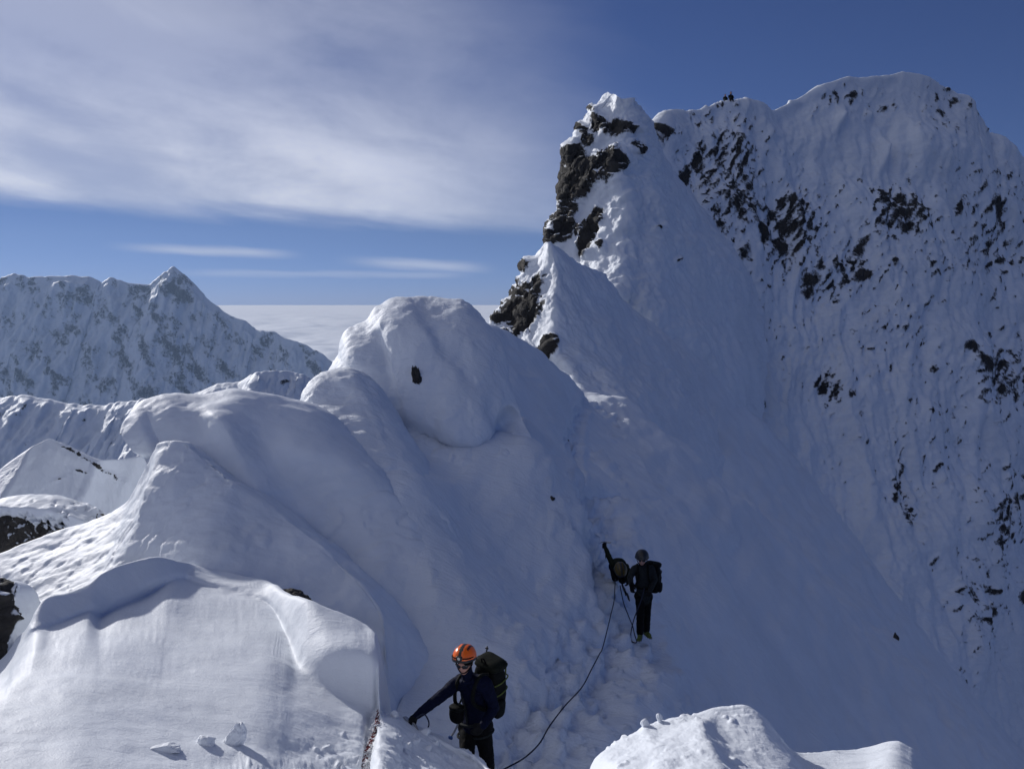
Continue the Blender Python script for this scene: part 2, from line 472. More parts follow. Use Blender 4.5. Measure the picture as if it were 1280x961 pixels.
def build_foreground():
    cols = []
    def back(p, dy, dz, dx=0.0): return p + np.array((dx, dy, dz))
    def aa(px): return float(np.interp(px, [100, 184, 330, 400, 471], [3.0, 3.1, 3.3, 3.5, 3.72]))
    def scoop(px, cy, mid, foot):          # a wind-carved hollow under the crest: (px, py) of its middle and its foot
        yf = 8.6 + (foot[0] - 46) * 0.0115
        return (px, cy, yf + 0.34, mid + (yf + 0.10,), foot + (yf,))
    def end(px, cy, mid, foot, deep):
        yf = Yg(foot[1], aa(px))
        return (px, cy, yf + deep, mid + (yf + deep * (0.42 if px < 370 else 0.34),), foot + (yf,))
    left = [  # px, crest py, crest Y, mid (px,py,Y), foot (px,py,Y)
        (-330, 960, 8.4, None, None), (-120, 880, 8.7, None, None), (0, 826, 9.0, None, None), (20, 800, 9.2, None, None),
        scoop(38, 779, (40, 785), (46, 792)), scoop(57, 749, (59, 776), (64, 788)), scoop(84, 743, (86, 766), (86, 778)),
        scoop(110, 731, (112, 754), (110, 767)), scoop(128, 717, (130, 756), (128, 773)), scoop(152, 706, (155, 742), (152, 760)),
        scoop(188, 699, (190, 726), (184, 746)), scoop(216, 701, (213, 717), (213, 730)), scoop(240, 707, (238, 718), (236, 728)),
        end(275, 716, (275, 729), (275, 743), 0.55), end(330, 727, (332, 744), (334, 760), 0.6),
        end(356, 743, (357, 766), (358, 795), 0.70),
        end(386, 753, (386, 803), (377, 842), 0.85), end(414, 764, (414, 804), (404, 862), 0.95),
        end(440, 773, (439, 806), (432, 874), 0.95), end(456, 781, (456, 812), (452, 881), 0.9),
        end(466, 790, (466, 822), (465, 886), 0.75), end(471.5, 803, (472, 832), (471, 886), 0.55),
    ]
    for (px, cy, cY, s1, s2) in left:
        c = P(px, cy, cY)
        s1 = s1 or (px, cy + 8, cY - 0.3); s2 = s2 or (px, cy + 22, cY - 0.75)
        f = max(s2[1], 700)
        q5, q6, q7 = f + (961 - f) * 0.30, f + (961 - f) * 0.62, 975
        p5 = P(s2[0] - 6, q5, Yg(q5, aa(px)))
        p6 = P(s2[0] - 10, q6, Yg(q6, aa(px)))
        p7 = P(s2[0] - 10, q7, Yg(q7, aa(px)))
        cols.append([back(c, 0.9, -3.6, 0.15), back(c, 0.35, -0.9, 0.05), back(c, 0.14, -0.10), c, P(*s1), P(*s2), p5, p6, p7,
                     P(640 + (px - 640) * 1.0, 1250, 2.6), np.array(((px - 640) / F * 1.2 - 0.2, 0.4, -1.66)),
                     np.array(((px - 640) / F * 2.5, -3.0, -1.75))])
    right = [  # lip of the lower ground, the notch and the mound: px, py, Y, then pairs nearer the camera
        (477, 889, 7.15, [(477, 896, 6.9), (477, 904, 6.6), (476, 920, 6.0), (475, 940, 5.4), (474, 975, 4.5)]),
        (494, 894, 7.1, [(494, 899, 6.9), (494, 907, 6.6), (493, 922, 6.1), (492, 942, 5.5), (490, 975, 4.7)]),
        (508, 901, 7.05, [(507, 905, 6.9), (506, 912, 6.6), (504, 926, 6.2), (502, 944, 5.7), (500, 975, 4.9)]),
        (543, 920, 6.85, [(542, 923, 6.75), (540, 929, 6.5), (538, 938, 6.2), (534, 952, 5.8), (530, 975, 5.2)]),
        (590, 942, 6.5, [(589, 944, 6.4), (588, 948, 6.25), (586, 955, 6.0), (584, 964, 5.7), (580, 980, 5.3)]),
        (622, 972, 6.2, [(621, 974, 6.1), (620, 978, 6.0), (618, 984, 5.8), (616, 992, 5.6), (612, 1005, 5.3)]),
        (680, 1012, 5.8, [(680, 1014, 5.75), (680, 1018, 5.6), (680, 1024, 5.5), (680, 1032, 5.3), (680, 1045, 5.0)]),
        (728, 990, 5.5, [(728, 993, 5.4), (728, 997, 5.3), (728, 1005, 5.15), (730, 1015, 5.0), (730, 1030, 4.8)]),
        (742, 952, 5.4, [(743, 958, 5.3), (745, 966, 5.2), (748, 978, 5.1), (750, 990, 4.9), (750, 1010, 4.7)]),
        (760, 932, 5.45, [(762, 938, 5.33), (764, 946, 5.2), (768, 958, 5.0), (772, 972, 4.85), (775, 995, 4.6)]),
        (792, 914, 5.6, [(794, 920, 5.45), (797, 930, 5.3), (802, 945, 5.05), (806, 962, 4.85), (810, 990, 4.55)]),
        (808, 902, 5.65, [(812, 909, 5.5), (816, 920, 5.32), (822, 938, 5.05), (828, 958, 4.8), (830, 990, 4.45)]),
        (842, 896, 5.75, [(846, 902, 5.58), (850, 913, 5.38), (856, 932, 5.08), (862, 955, 4.8), (866, 990, 4.4)]),
        (874, 892, 5.85, [(874, 896, 5.7), (876, 904, 5.42), (884, 925, 5.1), (893, 950, 4.82), (900, 990, 4.4)]),
        (907, 884.5, 5.95, [(902, 893, 5.82), (898, 905, 5.62), (908, 930, 5.3), (920, 955, 5.0), (930, 990, 4.6)]),
        (930, 884, 5.95, [(930, 893, 5.85), (930, 906, 5.66), (938, 930, 5.36), (950, 955, 5.1), (962, 990, 4.7)]),
        (950, 894, 5.9, [(950, 901, 5.8), (952, 911, 5.64), (960, 932, 5.4), (972, 955, 5.15), (986, 990, 4.8)]),
        (972, 915, 5.85, [(972, 920, 5.76), (974, 926, 5.65), (982, 940, 5.45), (992, 958, 5.25), (1004, 990, 4.9)]),
        (995, 941, 5.9, [(996, 944, 5.8), (997, 948, 5.7), (1002, 956, 5.55), (1010, 968, 5.35), (1020, 992, 5.0)]),
        (1043, 939.5, 6.15, [(1043, 943, 6.02), (1043, 948, 5.9), (1044, 957, 5.7), (1046, 968, 5.5), (1050, 990, 5.1)]),
        (1080, 936, 6.3, [(1080, 940, 6.15), (1080, 946, 6.0), (1080, 956, 5.75), (1082, 968, 5.5), (1084, 990, 5.1)]),
        (1119, 926, 6.35, [(1117, 931, 6.2), (1116, 938, 6.05), (1114, 950, 5.75), (1112, 966, 5.45), (1110, 990, 5.05)]),
        (1137, 934, 6.3, [(1136, 938, 6.2), (1136, 944, 6.05), (1135, 955, 5.8), (1134, 970, 5.5), (1132, 995, 5.1)]),
        (1160, 959, 6.25, [(1160, 962, 6.15), (1160, 967, 6.05), (1160, 976, 5.85), (1158, 988, 5.6), (1155, 1010, 5.2)]),
        (1230, 1040, 6.0, [(1230, 1042, 5.9), (1230, 1046, 5.8), (1228, 1054, 5.6), (1225, 1065, 5.4), (1220, 1085, 5.0)]),
        (1420, 1200, 5.2, [(1420, 1202, 5.1), (1420, 1206, 5.0), (1415, 1212, 4.8), (1410, 1220, 4.6), (1400, 1240, 4.2)]),
    ]
    for (px, cy, cY, pts) in right:
        kk = float(np.interp(px, [477, 600, 680, 728], [1.17, 1.25, 1.08, 1.0]))
        pts = [(a, b, y * (kk + 0.035 * i_ * (kk > 1.02))) for i_, (a, b, y) in enumerate(pts)]
        c = P(px, cy, cY * kk)
        cols.append([back(c, 0.8, -3.4, 0.25), back(c, 0.35, -1.0, 0.1), back(c, 0.12, -0.12)] + [c] + [P(*q) for q in pts] +
                    [P(640 + (px - 640) * 1.15, 1300, 2.7), np.array(((px - 640) / F * 1.2 - 0.2, 0.4, -1.66)),
                     np.array(((px - 640) / F * 2.5, -3.0, -1.75))])
    G = loft(cols, 2.4, 0.25)
    n = up_normals(G)
    px, py = proj(G)
    big = fbm(G * np.array((0.9, 1.4, 1.2)), 4) * 0.05
    wind = fbm(G * np.array((1.2, 3.6, 1.2)) + 4.1, 4) * 0.010
    # churned, trodden snow near the notch, the lower edge and the mound
    trod = np.exp(-((px - 520) / 110) ** 2 - ((py - 945) / 45) ** 2) + np.exp(-((px - 330) / 130) ** 2 - ((py - 965) / 28) ** 2) * 0.7
    trod = trod * 1.5
    trod += 0.9 * np.exp(-((px - 850) / 130) ** 2 - ((py - 935) / 60) ** 2)
    lump = fbm(G * 3.2 + 2.2, 5, 0.55) * 0.055 + np.maximum(fbm(G * 8.0 + 8.2, 3) - 0.22, 0) * 0.14 * np.clip(fbm(G * 1.7, 2) * 3 + 0.4, 0, 1)
    d = big + wind + np.clip(trod, 0, 1.6) * lump
    # groove trodden around the red cord
    gx = 466 + (py - 885) * -0.10
    d -= 0.06 * np.exp(-((px - gx) / 7.0) ** 2) * (py > 882) * np.clip((py - 882) / 10, 0, 1)
    # soft steps of drifted layers on the block top
    layer = np.sin((G[..., 2] * 17 + G[..., 0] * 2.0 + fbm(G * 1.3, 3) * 5))
    d += 0.003 * layer * np.clip((px - 250) / 100, 0, 1) * (py < 860)
    d += sastrugi(G, 1.4, 15, 3.0, 5.0) * 0.016 + crust(G, 1.0, 10, 5.0, 3.5) * 0.007 * np.clip((px - 150) / 150, 0.15, 1) * (1 - np.exp(-((px - 352) / 26) ** 2 - ((py - 775) / 50) ** 2))
    keep = np.clip((G[..., 1] - 0.5) / 2.0, 0.1, 1)
    G = G + n * (d * keep)[..., None]
    return grid_mesh('snow_ground', G, M_near)


foreground = build_foreground()


# ------------------------------------------------------------------ second hump (behind the block)
def build_hump():
    cr = [(-260, 760, 12.40), (-120, 722, 12.80), (0, 688, 13.00), (31, 676, 13.10), (78, 661, 13.30), (112, 650, 13.40), (141, 640, 13.40),
          (162, 624, 13.40), (172, 604, 13.35), (187, 578, 13.30), (197, 553, 13.25), (214, 548, 13.20), (232, 549, 13.15), (261, 571, 12.99), (292, 595, 12.72),
          (323, 614, 12.75), (355, 640, 12.57), (381, 661, 12.33), (412, 689, 12.06), (443, 721, 11.75), (469, 752, 11.50),
          (480, 778, 11.30), (484, 825, 11.10), (492, 885, 10.90), (505, 960, 10.60)]
    ends = [(-300, 870), (-150, 840), (-20, 800), (10, 775), (50, 752), (80, 740), (98, 735), (112, 730), (122, 726), (135, 722), (148, 720), (164, 717), (180, 714), (205, 712), (235, 715),
            (265, 721), (300, 732), (332, 746), (366, 763), (402, 784), (434, 806), (452, 832), (466, 862), (480, 905), (496, 975)]
    cols = []
    for i, (px, py, Y) in enumerate(cr):
        c = P(px, py, Y)
        ex, ey = ends[i]
        k = np.clip((px - 215) / 100, 0, 1)          # 0: face towards the viewer, 1: edge above the gully
        eY = (11.35 if px < 240 else 11.35 - 0.2 * k) if Y > 11.4 else Y - 0.3
        dn = []
        for f, g in ((0.05, 0.10), (0.18, 0.26), (0.42, 0.50), (0.70, 0.74), (1.0, 1.0)):
            dn.append((px + (ex - px) * f, py + (ey - py) * f, Y + (eY - Y) * g))
        side = np.array((0.0, 0.8, -0.5)) * (1 - k) + np.array((0.45, 0.6, -0.5)) * k
        side2 = np.array((-0.2, 2.0, -3.0)) * (1 - k) + np.array((1.3, 1.4, -2.4)) * k
        cols.append([c + side2 * 1.6, c + side2, c + side, c] + [P(*q_) for q_ in dn])
    G = loft(cols, 1.8, 0.3)
    n = up_normals(G); px, py = proj(G)
    d = fbm(G * np.array((0.7, 0.9, 0.9)) + 3, 4) * 0.10 + fbm(G * np.array((1.5, 3.4, 2.5)), 4) * 0.035 + fbm(G * 9, 3) * 0.006
    # wind-carved scoops in the lower right of the hump
    d -= np.maximum(fbm(G * 1.25 + 9.0, 3), 0) * 0.16 * np.clip((px - 200) / 120, 0, 1) * np.clip((py - 600) / 60, 0, 1)
    d += sastrugi(G, 1.1, 20, 1.0) * 0.035 + crust(G, 0.9, 30, 2.0) * 0.022
    G = G + n * d[..., None]
    return grid_mesh('snow_hump', G, M_near)


hump = build_hump()


# ------------------------------------------------------------------ corniced crest beyond it
def build_cornice():
    K = 0.76                     # how near this part of the ridge stands
    P = lambda a, b, c: P_(a, b, c * K)
    W = lambda p, dx, dy, dz: P(*p) + np.array((dx, dy, dz)) * K
    def col(c, *pts): return [W(c, -0.2, 2.4, -2.6), W(c, 0, 0.9, -0.35), P(*c)] + [P(*q) for q in pts]
    cols = [
        [W((158, 545, 18.6), 0.3, 1.6, -1.8), W((156, 545, 18.5), 0.1, 0.5, -0.25), P(154, 542, 18.4), P(154, 546, 18.25), P(158, 553, 18.15), P(166, 563, 18.1), P(180, 572, 18.2), P(184, 600, 17.6)],
        col((158, 529, 18.7), (159, 537, 18.4), (164, 551, 18.15), (174, 565, 18.1), (188, 573, 18.1), (195, 610, 17.7)),
        col((170, 515, 18.95), (172, 525, 18.5), (179, 543, 18.15), (190, 560, 18.0), (200, 578, 17.8), (212, 620, 17.5)),
        col((183, 505, 19.25), (186, 516, 18.75), (193, 536, 18.4), (203, 557, 18.2), (215, 581, 18.0), (232, 630, 17.4)),
        col((207, 497, 19.4), (211, 508, 18.8), (218, 529, 18.3), (227, 555, 17.95), (239, 585, 17.75), (258, 638, 17.25)),
        col((228, 493.5, 19.5), (234, 504, 18.95), (245, 524, 18.3), (258, 552, 17.85), (275, 592, 17.6), (296, 648, 17.1)),
        col((250, 492, 19.55), (259, 502, 18.95), (272, 521, 18.05), (290, 552, 17.65), (312, 600, 17.45), (334, 660, 17.0)),
        col((288, 491, 19.65), (299, 502, 19.1), (316, 526, 18.6), (338, 563, 18.1), (362, 608, 17.9), (396, 684, 17.6)),
        col((323, 494, 19.7), (336, 506, 19.35), (358, 532, 18.8), (382, 570, 18.1), (410, 620, 18.0), (440, 700, 17.4)),
        col((359, 498, 19.8), (374, 512, 19.45), (398, 540, 18.95), (424, 580, 18.2), (450, 630, 18.0), (478, 715, 17.1)),
        col((386, 504, 19.9), (402, 520, 19.6), (426, 550, 19.1), (452, 590, 18.35), (478, 640, 18.0), (505, 730, 17.0)),
        col((415, 522, 20.1), (430, 538, 19.8), (454, 566, 19.3), (478, 604, 18.5), (502, 652, 18.0), (528, 742, 16.85)),
        col((450, 556, 20.3), (462, 570, 20.0), (482, 594, 19.5), (504, 628, 18.6), (526, 672, 17.9), (552, 756, 16.7)),
    ]
    yield cols
    settle(cols)
    G = loft(cols, 1.8, 0.3)
    n = up_normals(G); px, py = proj(G)
    d = fbm(G / K * np.array((0.5, 0.7, 0.7)) + 13, 4) * 0.12 + fbm(G / K * np.array((1.2, 2.6, 2.0)), 4) * 0.03 + fbm(G / K * 6, 3) * 0.008
    # long drifted ribs running down from the crest
    s = (px - 300) * 0.8 - (py - 520)
    d += 0.10 * np.sin(s / 26 + fbm(G / K * 0.4, 2) * 3) * np.clip((600 - py) / 70, 0, 1) * np.clip((px - 190) / 60, 0, 1)
    d += crust(G / K, 0.55, 35, 4.0) * 0.035 + sastrugi(G / K, 0.8, 40, 2.0) * 0.06
    G = G + n * d[..., None] * K
    yield grid_mesh('snow_crest', G, M_near)




def build_knob():
    K = 0.69                     # how near this part of the ridge stands
    P = lambda a, b, c: P_(a, b, c * K)
    W = lambda p, dx, dy, dz: P(*p) + np.array((dx, dy, dz)) * K
    def col(c, *pts): return [W(c, 0.2, 3.0, -3.2), W(c, 0.05, 0.9, -0.4), P(*c)] + [P(*q) for q in pts]
    cols = [
        col((376, 510, 24.2), (377, 516, 23.8), (380, 525, 23.4), (386, 545, 22.6), (395, 590, 21.5)),
        col((380, 490, 24.4), (383, 499, 23.9), (388, 510, 23.5), (398, 535, 22.6), (412, 590, 21.2)),
        col((394, 474, 24.8), (398, 484, 24.2), (406, 500, 23.7), (420, 530, 22.6), (440, 590, 21.0)),
        col((410, 466.5, 25.0), (416, 478, 24.4), (426, 496, 23.9), (442, 528, 22.8), (464, 590, 21.0)),
        col((434, 462, 25.2), (440, 472, 24.6), (449, 490, 24.1), (464, 525, 23.1), (486, 590, 21.1)),
        col((452, 468, 25.2), (457, 479, 24.7), (465, 497, 24.2), (479, 533, 23.1), (500, 592, 21.2)),
        col((467, 481, 25.0), (471, 492, 24.6), (479, 510, 24.1), (494, 545, 23.0), (514, 600, 21.1)),
        col((480, 497, 25.0), (485, 508, 24.6), (493, 526, 24.0), (508, 560, 22.9), (526, 610, 21.0)),
        col((500, 530, 25.0), (506, 540, 24.5), (516, 558, 23.9), (530, 590, 22.7), (546, 640, 20.8)),
        col((530, 580, 25.0), (536, 590, 24.5), (546, 606, 23.8), (558, 636, 22.5), (572, 680, 20.8)),
    ]
    yield cols
    settle(cols)
    G = loft(cols, 1.8, 0.3)
    n = up_normals(G)
    d = fbm(G / K * 0.8 + 23, 4) * 0.10 + fbm(G / K * np.array((1.6, 2.6, 2.2)), 4) * 0.045 + fbm(G / K * 5, 3) * 0.012
    d += crust(G / K, 0.6, 35, 6.0) * 0.03 + sastrugi(G / K, 0.8, 40, 2.0) * 0.07
    G = G + n * d[..., None] * K
    yield grid_mesh('snow_knoll', G, M_mid)




# ------------------------------------------------------------------ the big snow mushroom
def build_mushroom():
    K = 0.62                     # how near this part of the ridge stands
    P = lambda a, b, c: P_(a, b, c * K)
    W = lambda p, dx, dy, dz: P(*p) + np.array((dx, dy, dz)) * K
    def col(c, *pts): return [W(c, 0, 4.0, -5.0), W(c, 0, 1.6, -0.9), P(*c)] + [P(*q) for q in pts]
    cols = [
        col((417, 470, 32.2), (418, 474, 30.9), (421, 482, 30.4), (425, 492, 30.1), (428, 502, 30.0), (430, 512, 30.0), (434, 540, 29.5)),
        col((430, 447, 32.4), (432, 456, 31.0), (436, 470, 30.3), (441, 486, 30.0), (444, 500, 29.9), (446, 515, 29.9), (450, 545, 29.0)),
        col((438, 421, 32.8), (441, 436, 31.2), (447, 460, 30.3), (454, 482, 29.95), (458, 500, 29.8), (460, 520, 29.8), (466, 552, 28.8)),
        col((460, 407, 33.2), (463, 424, 31.6), (468, 452, 30.5), (476, 480, 30.0), (481, 502, 29.8), (484, 526, 29.8), (490, 560, 28.6)),
        col((478, 389, 33.4), (480, 410, 32.0), (486, 444, 30.9), (495, 480, 30.1), (502, 510, 29.8), (505, 535, 29.9), (512, 570, 28.4)),
        col((495, 378.5, 33.6), (497, 402, 32.0), (503, 442, 30.7), (514, 484, 29.9), (522, 518, 29.6), (526, 545, 29.8), (534, 578, 28.3)),
        col((517, 375, 33.7), (519, 400, 31.9), (525, 444, 30.5), (538, 492, 29.6), (548, 532, 29.3), (551, 554, 29.7), (558, 585, 28.2)),
        col((540, 375.5, 33.7), (542, 402, 31.9), (549, 448, 30.4), (560, 502, 29.4), (570, 546, 29.0), (573, 557, 29.7), (580, 588, 28.2)),
        col((560, 377, 33.6), (563, 404, 31.8), (570, 452, 30.3), (580, 505, 29.5), (588, 548, 29.1), (590, 558, 29.9), (596, 588, 28.3)),
        col((580, 382, 33.5), (583, 408, 31.7), (590, 456, 30.3), (598, 504, 29.6), (602, 542, 29.3), (604, 553, 30.1), (610, 585, 28.5)),
        col((600, 397, 33.2), (604, 420, 31.8), (609, 458, 30.6), (614, 498, 30.0), (617, 528, 29.7), (618, 542, 30.5), (626, 578, 28.8)),
        col((613, 411, 32.9), (617, 430, 31.9), (622, 460, 31.0), (627, 490, 30.4), (629, 514, 30.1), (629, 530, 30.8), (640, 570, 29.2)),
        col((626, 428, 32.6), (629, 443, 31.9), (633, 466, 31.3), (636, 488, 30.8), (637, 506, 30.6), (638, 522, 31.0), (654, 562, 29.6)),
        col((634, 452, 32.2), (637, 464, 31.8), (640, 480, 31.4), (644, 496, 31.1), (648, 510, 30.9), (653, 526, 30.9), (668, 560, 30.0)),
    ]
    yield cols
    settle(cols)
    G = loft(cols, 1.7, 0.35)
    n = up_normals(G); px, py = proj(G)
    d = fbm(G / K * 0.35 + 31, 4) * 0.28 + fbm(G / K * np.array((0.9, 0.9, 0.5)) + 2, 4) * 0.12 + fbm(G / K * 4, 3) * 0.012
    ln = ((px - 512) * (520 - 378) - (py - 378) * (604 - 512)) / 169.0            # a fold runs down across the face
    d += -0.16 * np.tanh(ln / 7.0 + fbm(G / K * 0.5, 3) * 1.2) * np.clip((py - 372) / 40, 0, 1)
    ln2 = ((px - 470) * (520 - 398) - (py - 398) * (505 - 470)) / 127.0
    d += 0.10 * np.tanh(ln2 / 6.0 + fbm(G / K * 0.6 + 4, 3) * 1.2)
    d += crust(G / K, 0.35, 60, 8.0, 1.6) * 0.06 + sastrugi(G / K, 0.55, 40, 2.0) * 0.09
    G = G + n * d[..., None] * K
    yield grid_mesh('snow_mushroom', G, M_mid)




# ------------------------------------------------------------------ ridge behind the mushroom with the saddle
def build_saddle():
    K = 0.66                     # how near this part of the ridge stands
    P = lambda a, b, c: P_(a, b, c * K)
    W = lambda p, dx, dy, dz: P(*p) + np.array((dx, dy, dz)) * K
    def col(c, *pts): return [W(c, -1.5, 4, -6.0), W(c, -0.3, 1.3, -0.5), P(*c)] + [P(*q) for q in pts]
    cols = [
        col((560, 392, 38.5), (575, 420, 37.5), (590, 460, 36), (605, 500, 34.5), (620, 560, 33), (650, 640, 30)),
        col((600, 402, 39.5), (612, 425, 38.5), (626, 460, 37), (640, 500, 35), (655, 550, 33.5), (680, 640, 30)),
        col((630, 417, 41), (640, 435, 40.2), (652, 465, 38.8), (662, 500, 37), (675, 545, 35), (698, 630, 31)),
        col((657, 428, 43), (666, 445, 42.2), (676, 472, 40.8), (685, 502, 39), (694, 545, 36.5), (712, 625, 32)),
        col((678, 443, 45), (686, 458, 44.2), (695, 482, 42.8), (701, 508, 41), (706, 545, 38.5), (722, 620, 33)),
        col((700, 462, 47), (706, 474, 46.2), (710, 493, 45), (712, 514, 43.5), (716, 548, 40.5), (734, 615, 34)),
        col((721, 481, 49), (725, 490, 48.2), (726, 503, 47), (724, 520, 45.5), (730, 552, 42), (752, 615, 35.5)),
        col((737, 498, 51), (742, 505, 50.2), (745, 515, 49), (748, 530, 47.2), (760, 562, 43.5), (785, 625, 37)),
        col((757, 511, 53), (765, 517, 52), (772, 526, 51), (782, 540, 49), (800, 572, 45), (830, 640, 39)),
    ]
    yield cols
    settle(cols)
    G = loft(cols, 1.8, 0.35)
    n = up_normals(G); px, py = proj(G)
    d = fbm(G / K * 0.3 + 41, 4) * 0.25 + fbm(G / K * np.array((0.8, 1.0, 0.8)) + 5, 4) * 0.14 + fbm(G / K * 3, 3) * 0.02
    d += sastrugi(G / K, 0.5, 40, 2.0) * 0.16
    dist = np.full(px.shape, 99.0)
    for (ax, ay), (bx, by) in zip([(757, 511), (737, 500), (723, 514), (714, 545)], [(737, 500), (723, 514), (714, 545), (718, 600)]):
        t = np.clip(((px - ax) * (bx - ax) + (py - ay) * (by - ay)) / ((bx - ax) ** 2 + (by - ay) ** 2), 0, 1)
        dist = np.minimum(dist, np.hypot(px - ax - t * (bx - ax), py - ay - t * (by - ay)))
    d += np.exp(-(dist / 9.0) ** 2) * (fbm(G * 1.8 + 4, 3) * 0.55 - 0.22) + 0.10 * np.exp(-((dist - 13) / 4.0) ** 2)
    G = G + n * d[..., None] * K
    yield grid_mesh('snow_saddle', G, M_mid)






# ------------------------------------------------------------------ rock tower and its snowy prow, pinnacle, great face
def craggy(G, rock, amp, sc):
    n = up_normals(G)
    k = np.clip((rock + 0.1) * 1.4, 0, 1)
    rg = fbm(G * sc + 3.3, 4, 0.55, ridged=True) * 0.6 + np.round(fbm(G * sc * 0.6 + 9.1, 2) * 5) / 5 * 0.6
    return G + n * (k * rg * amp)[..., None]


def build_tower():
    K = 0.7                     # how near this part of the ridge stands
    P = lambda a, b, c: P_(a, b, c * K)
    cols = [
        [P(700, 318, 82), P(690, 360, 83), P(680, 400, 82), P(670, 430, 80), P(660, 460, 78), P(660, 500, 76)],
        [P(683, 303, 69), P(657, 345, 69.5), P(641, 372, 69), P(617, 398, 68), P(608, 425, 67), P(610, 470, 65)],
        [P(684, 303, 68), P(666, 345, 67.6), P(653, 375, 67), P(638, 405, 65.8), P(634, 432, 64.5), P(645, 475, 62.5)],
        [P(685, 303, 67), P(680, 345, 66), P(672, 380, 65), P(666, 415, 63.5), P(670, 448, 62), P(688, 486, 60)],
        [P(686.5, 303.5, 65.8), P(698, 349, 64.5), P(692, 380, 63), P(696, 430, 61), P(718, 468, 58.8), P(733, 494, 57)],
        [P(698, 311, 67), P(716, 358, 66), P(722, 398, 64.3), P(730, 440, 62), P(745, 480, 59.5), P(757, 508, 57.5)],
        [P(725, 328, 70), P(744, 372, 69), P(754, 410, 67), P(764, 450, 64), P(775, 488, 60.5), P(784, 520, 57.5)],
        [P(748, 347, 74), P(772, 388, 73), P(784, 424, 70.5), P(792, 460, 67), P(800, 496, 63), P(806, 535, 59)],
        [P(768, 365, 80), P(800, 402, 78), P(815, 435, 75), P(822, 470, 71), P(826, 505, 67), P(830, 550, 62)],
        [P(800, 395, 90), P(832, 428, 86), P(848, 458, 82), P(856, 490, 77), P(860, 525, 72), P(862, 575, 66)],
        [P(840, 430, 98), P(870, 462, 94), P(886, 494, 89), P(895, 528, 84), P(900, 565, 78), P(900, 620, 70)],
    ]
    yield cols
    settle(cols)
    G = loft(cols, 1.5, 0.3)
    n = up_normals(G); px, py = proj(G)
    nz = fbm(G / K * 0.7, 4)
    rock = blobs(px, py, [(655, 392, 17, 34, 18, 1.1), (640, 385, 10, 20, 30, .75), (625, 399, 9, 9, 20, .8), (673, 358, 7, 16, 25, .75), (664, 336, 5, 9, 30, .7),
                          (688, 436, 7, 14, 12, 1.0), (645, 366, 5, 12, 35, .8), (650, 352, 4, 6, 40, .7)], 0.75, nz)
    d = fbm(G / K * 0.25 + 61, 4) * 0.6 + fbm(G / K * 0.9, 4) * 0.22 + fbm(G / K * 3, 3) * 0.03
    d += crust(G / K, 0.25, 50, 2.0, 2.0) * 0.14 + sastrugi(G / K, 0.35, 60, 3.0) * 0.16
    G = craggy(G + n * d[..., None] * K, rock, 1.0 * K, 0.5 / K)
    yield grid_mesh('rock_tower', G, M_tower, rock)




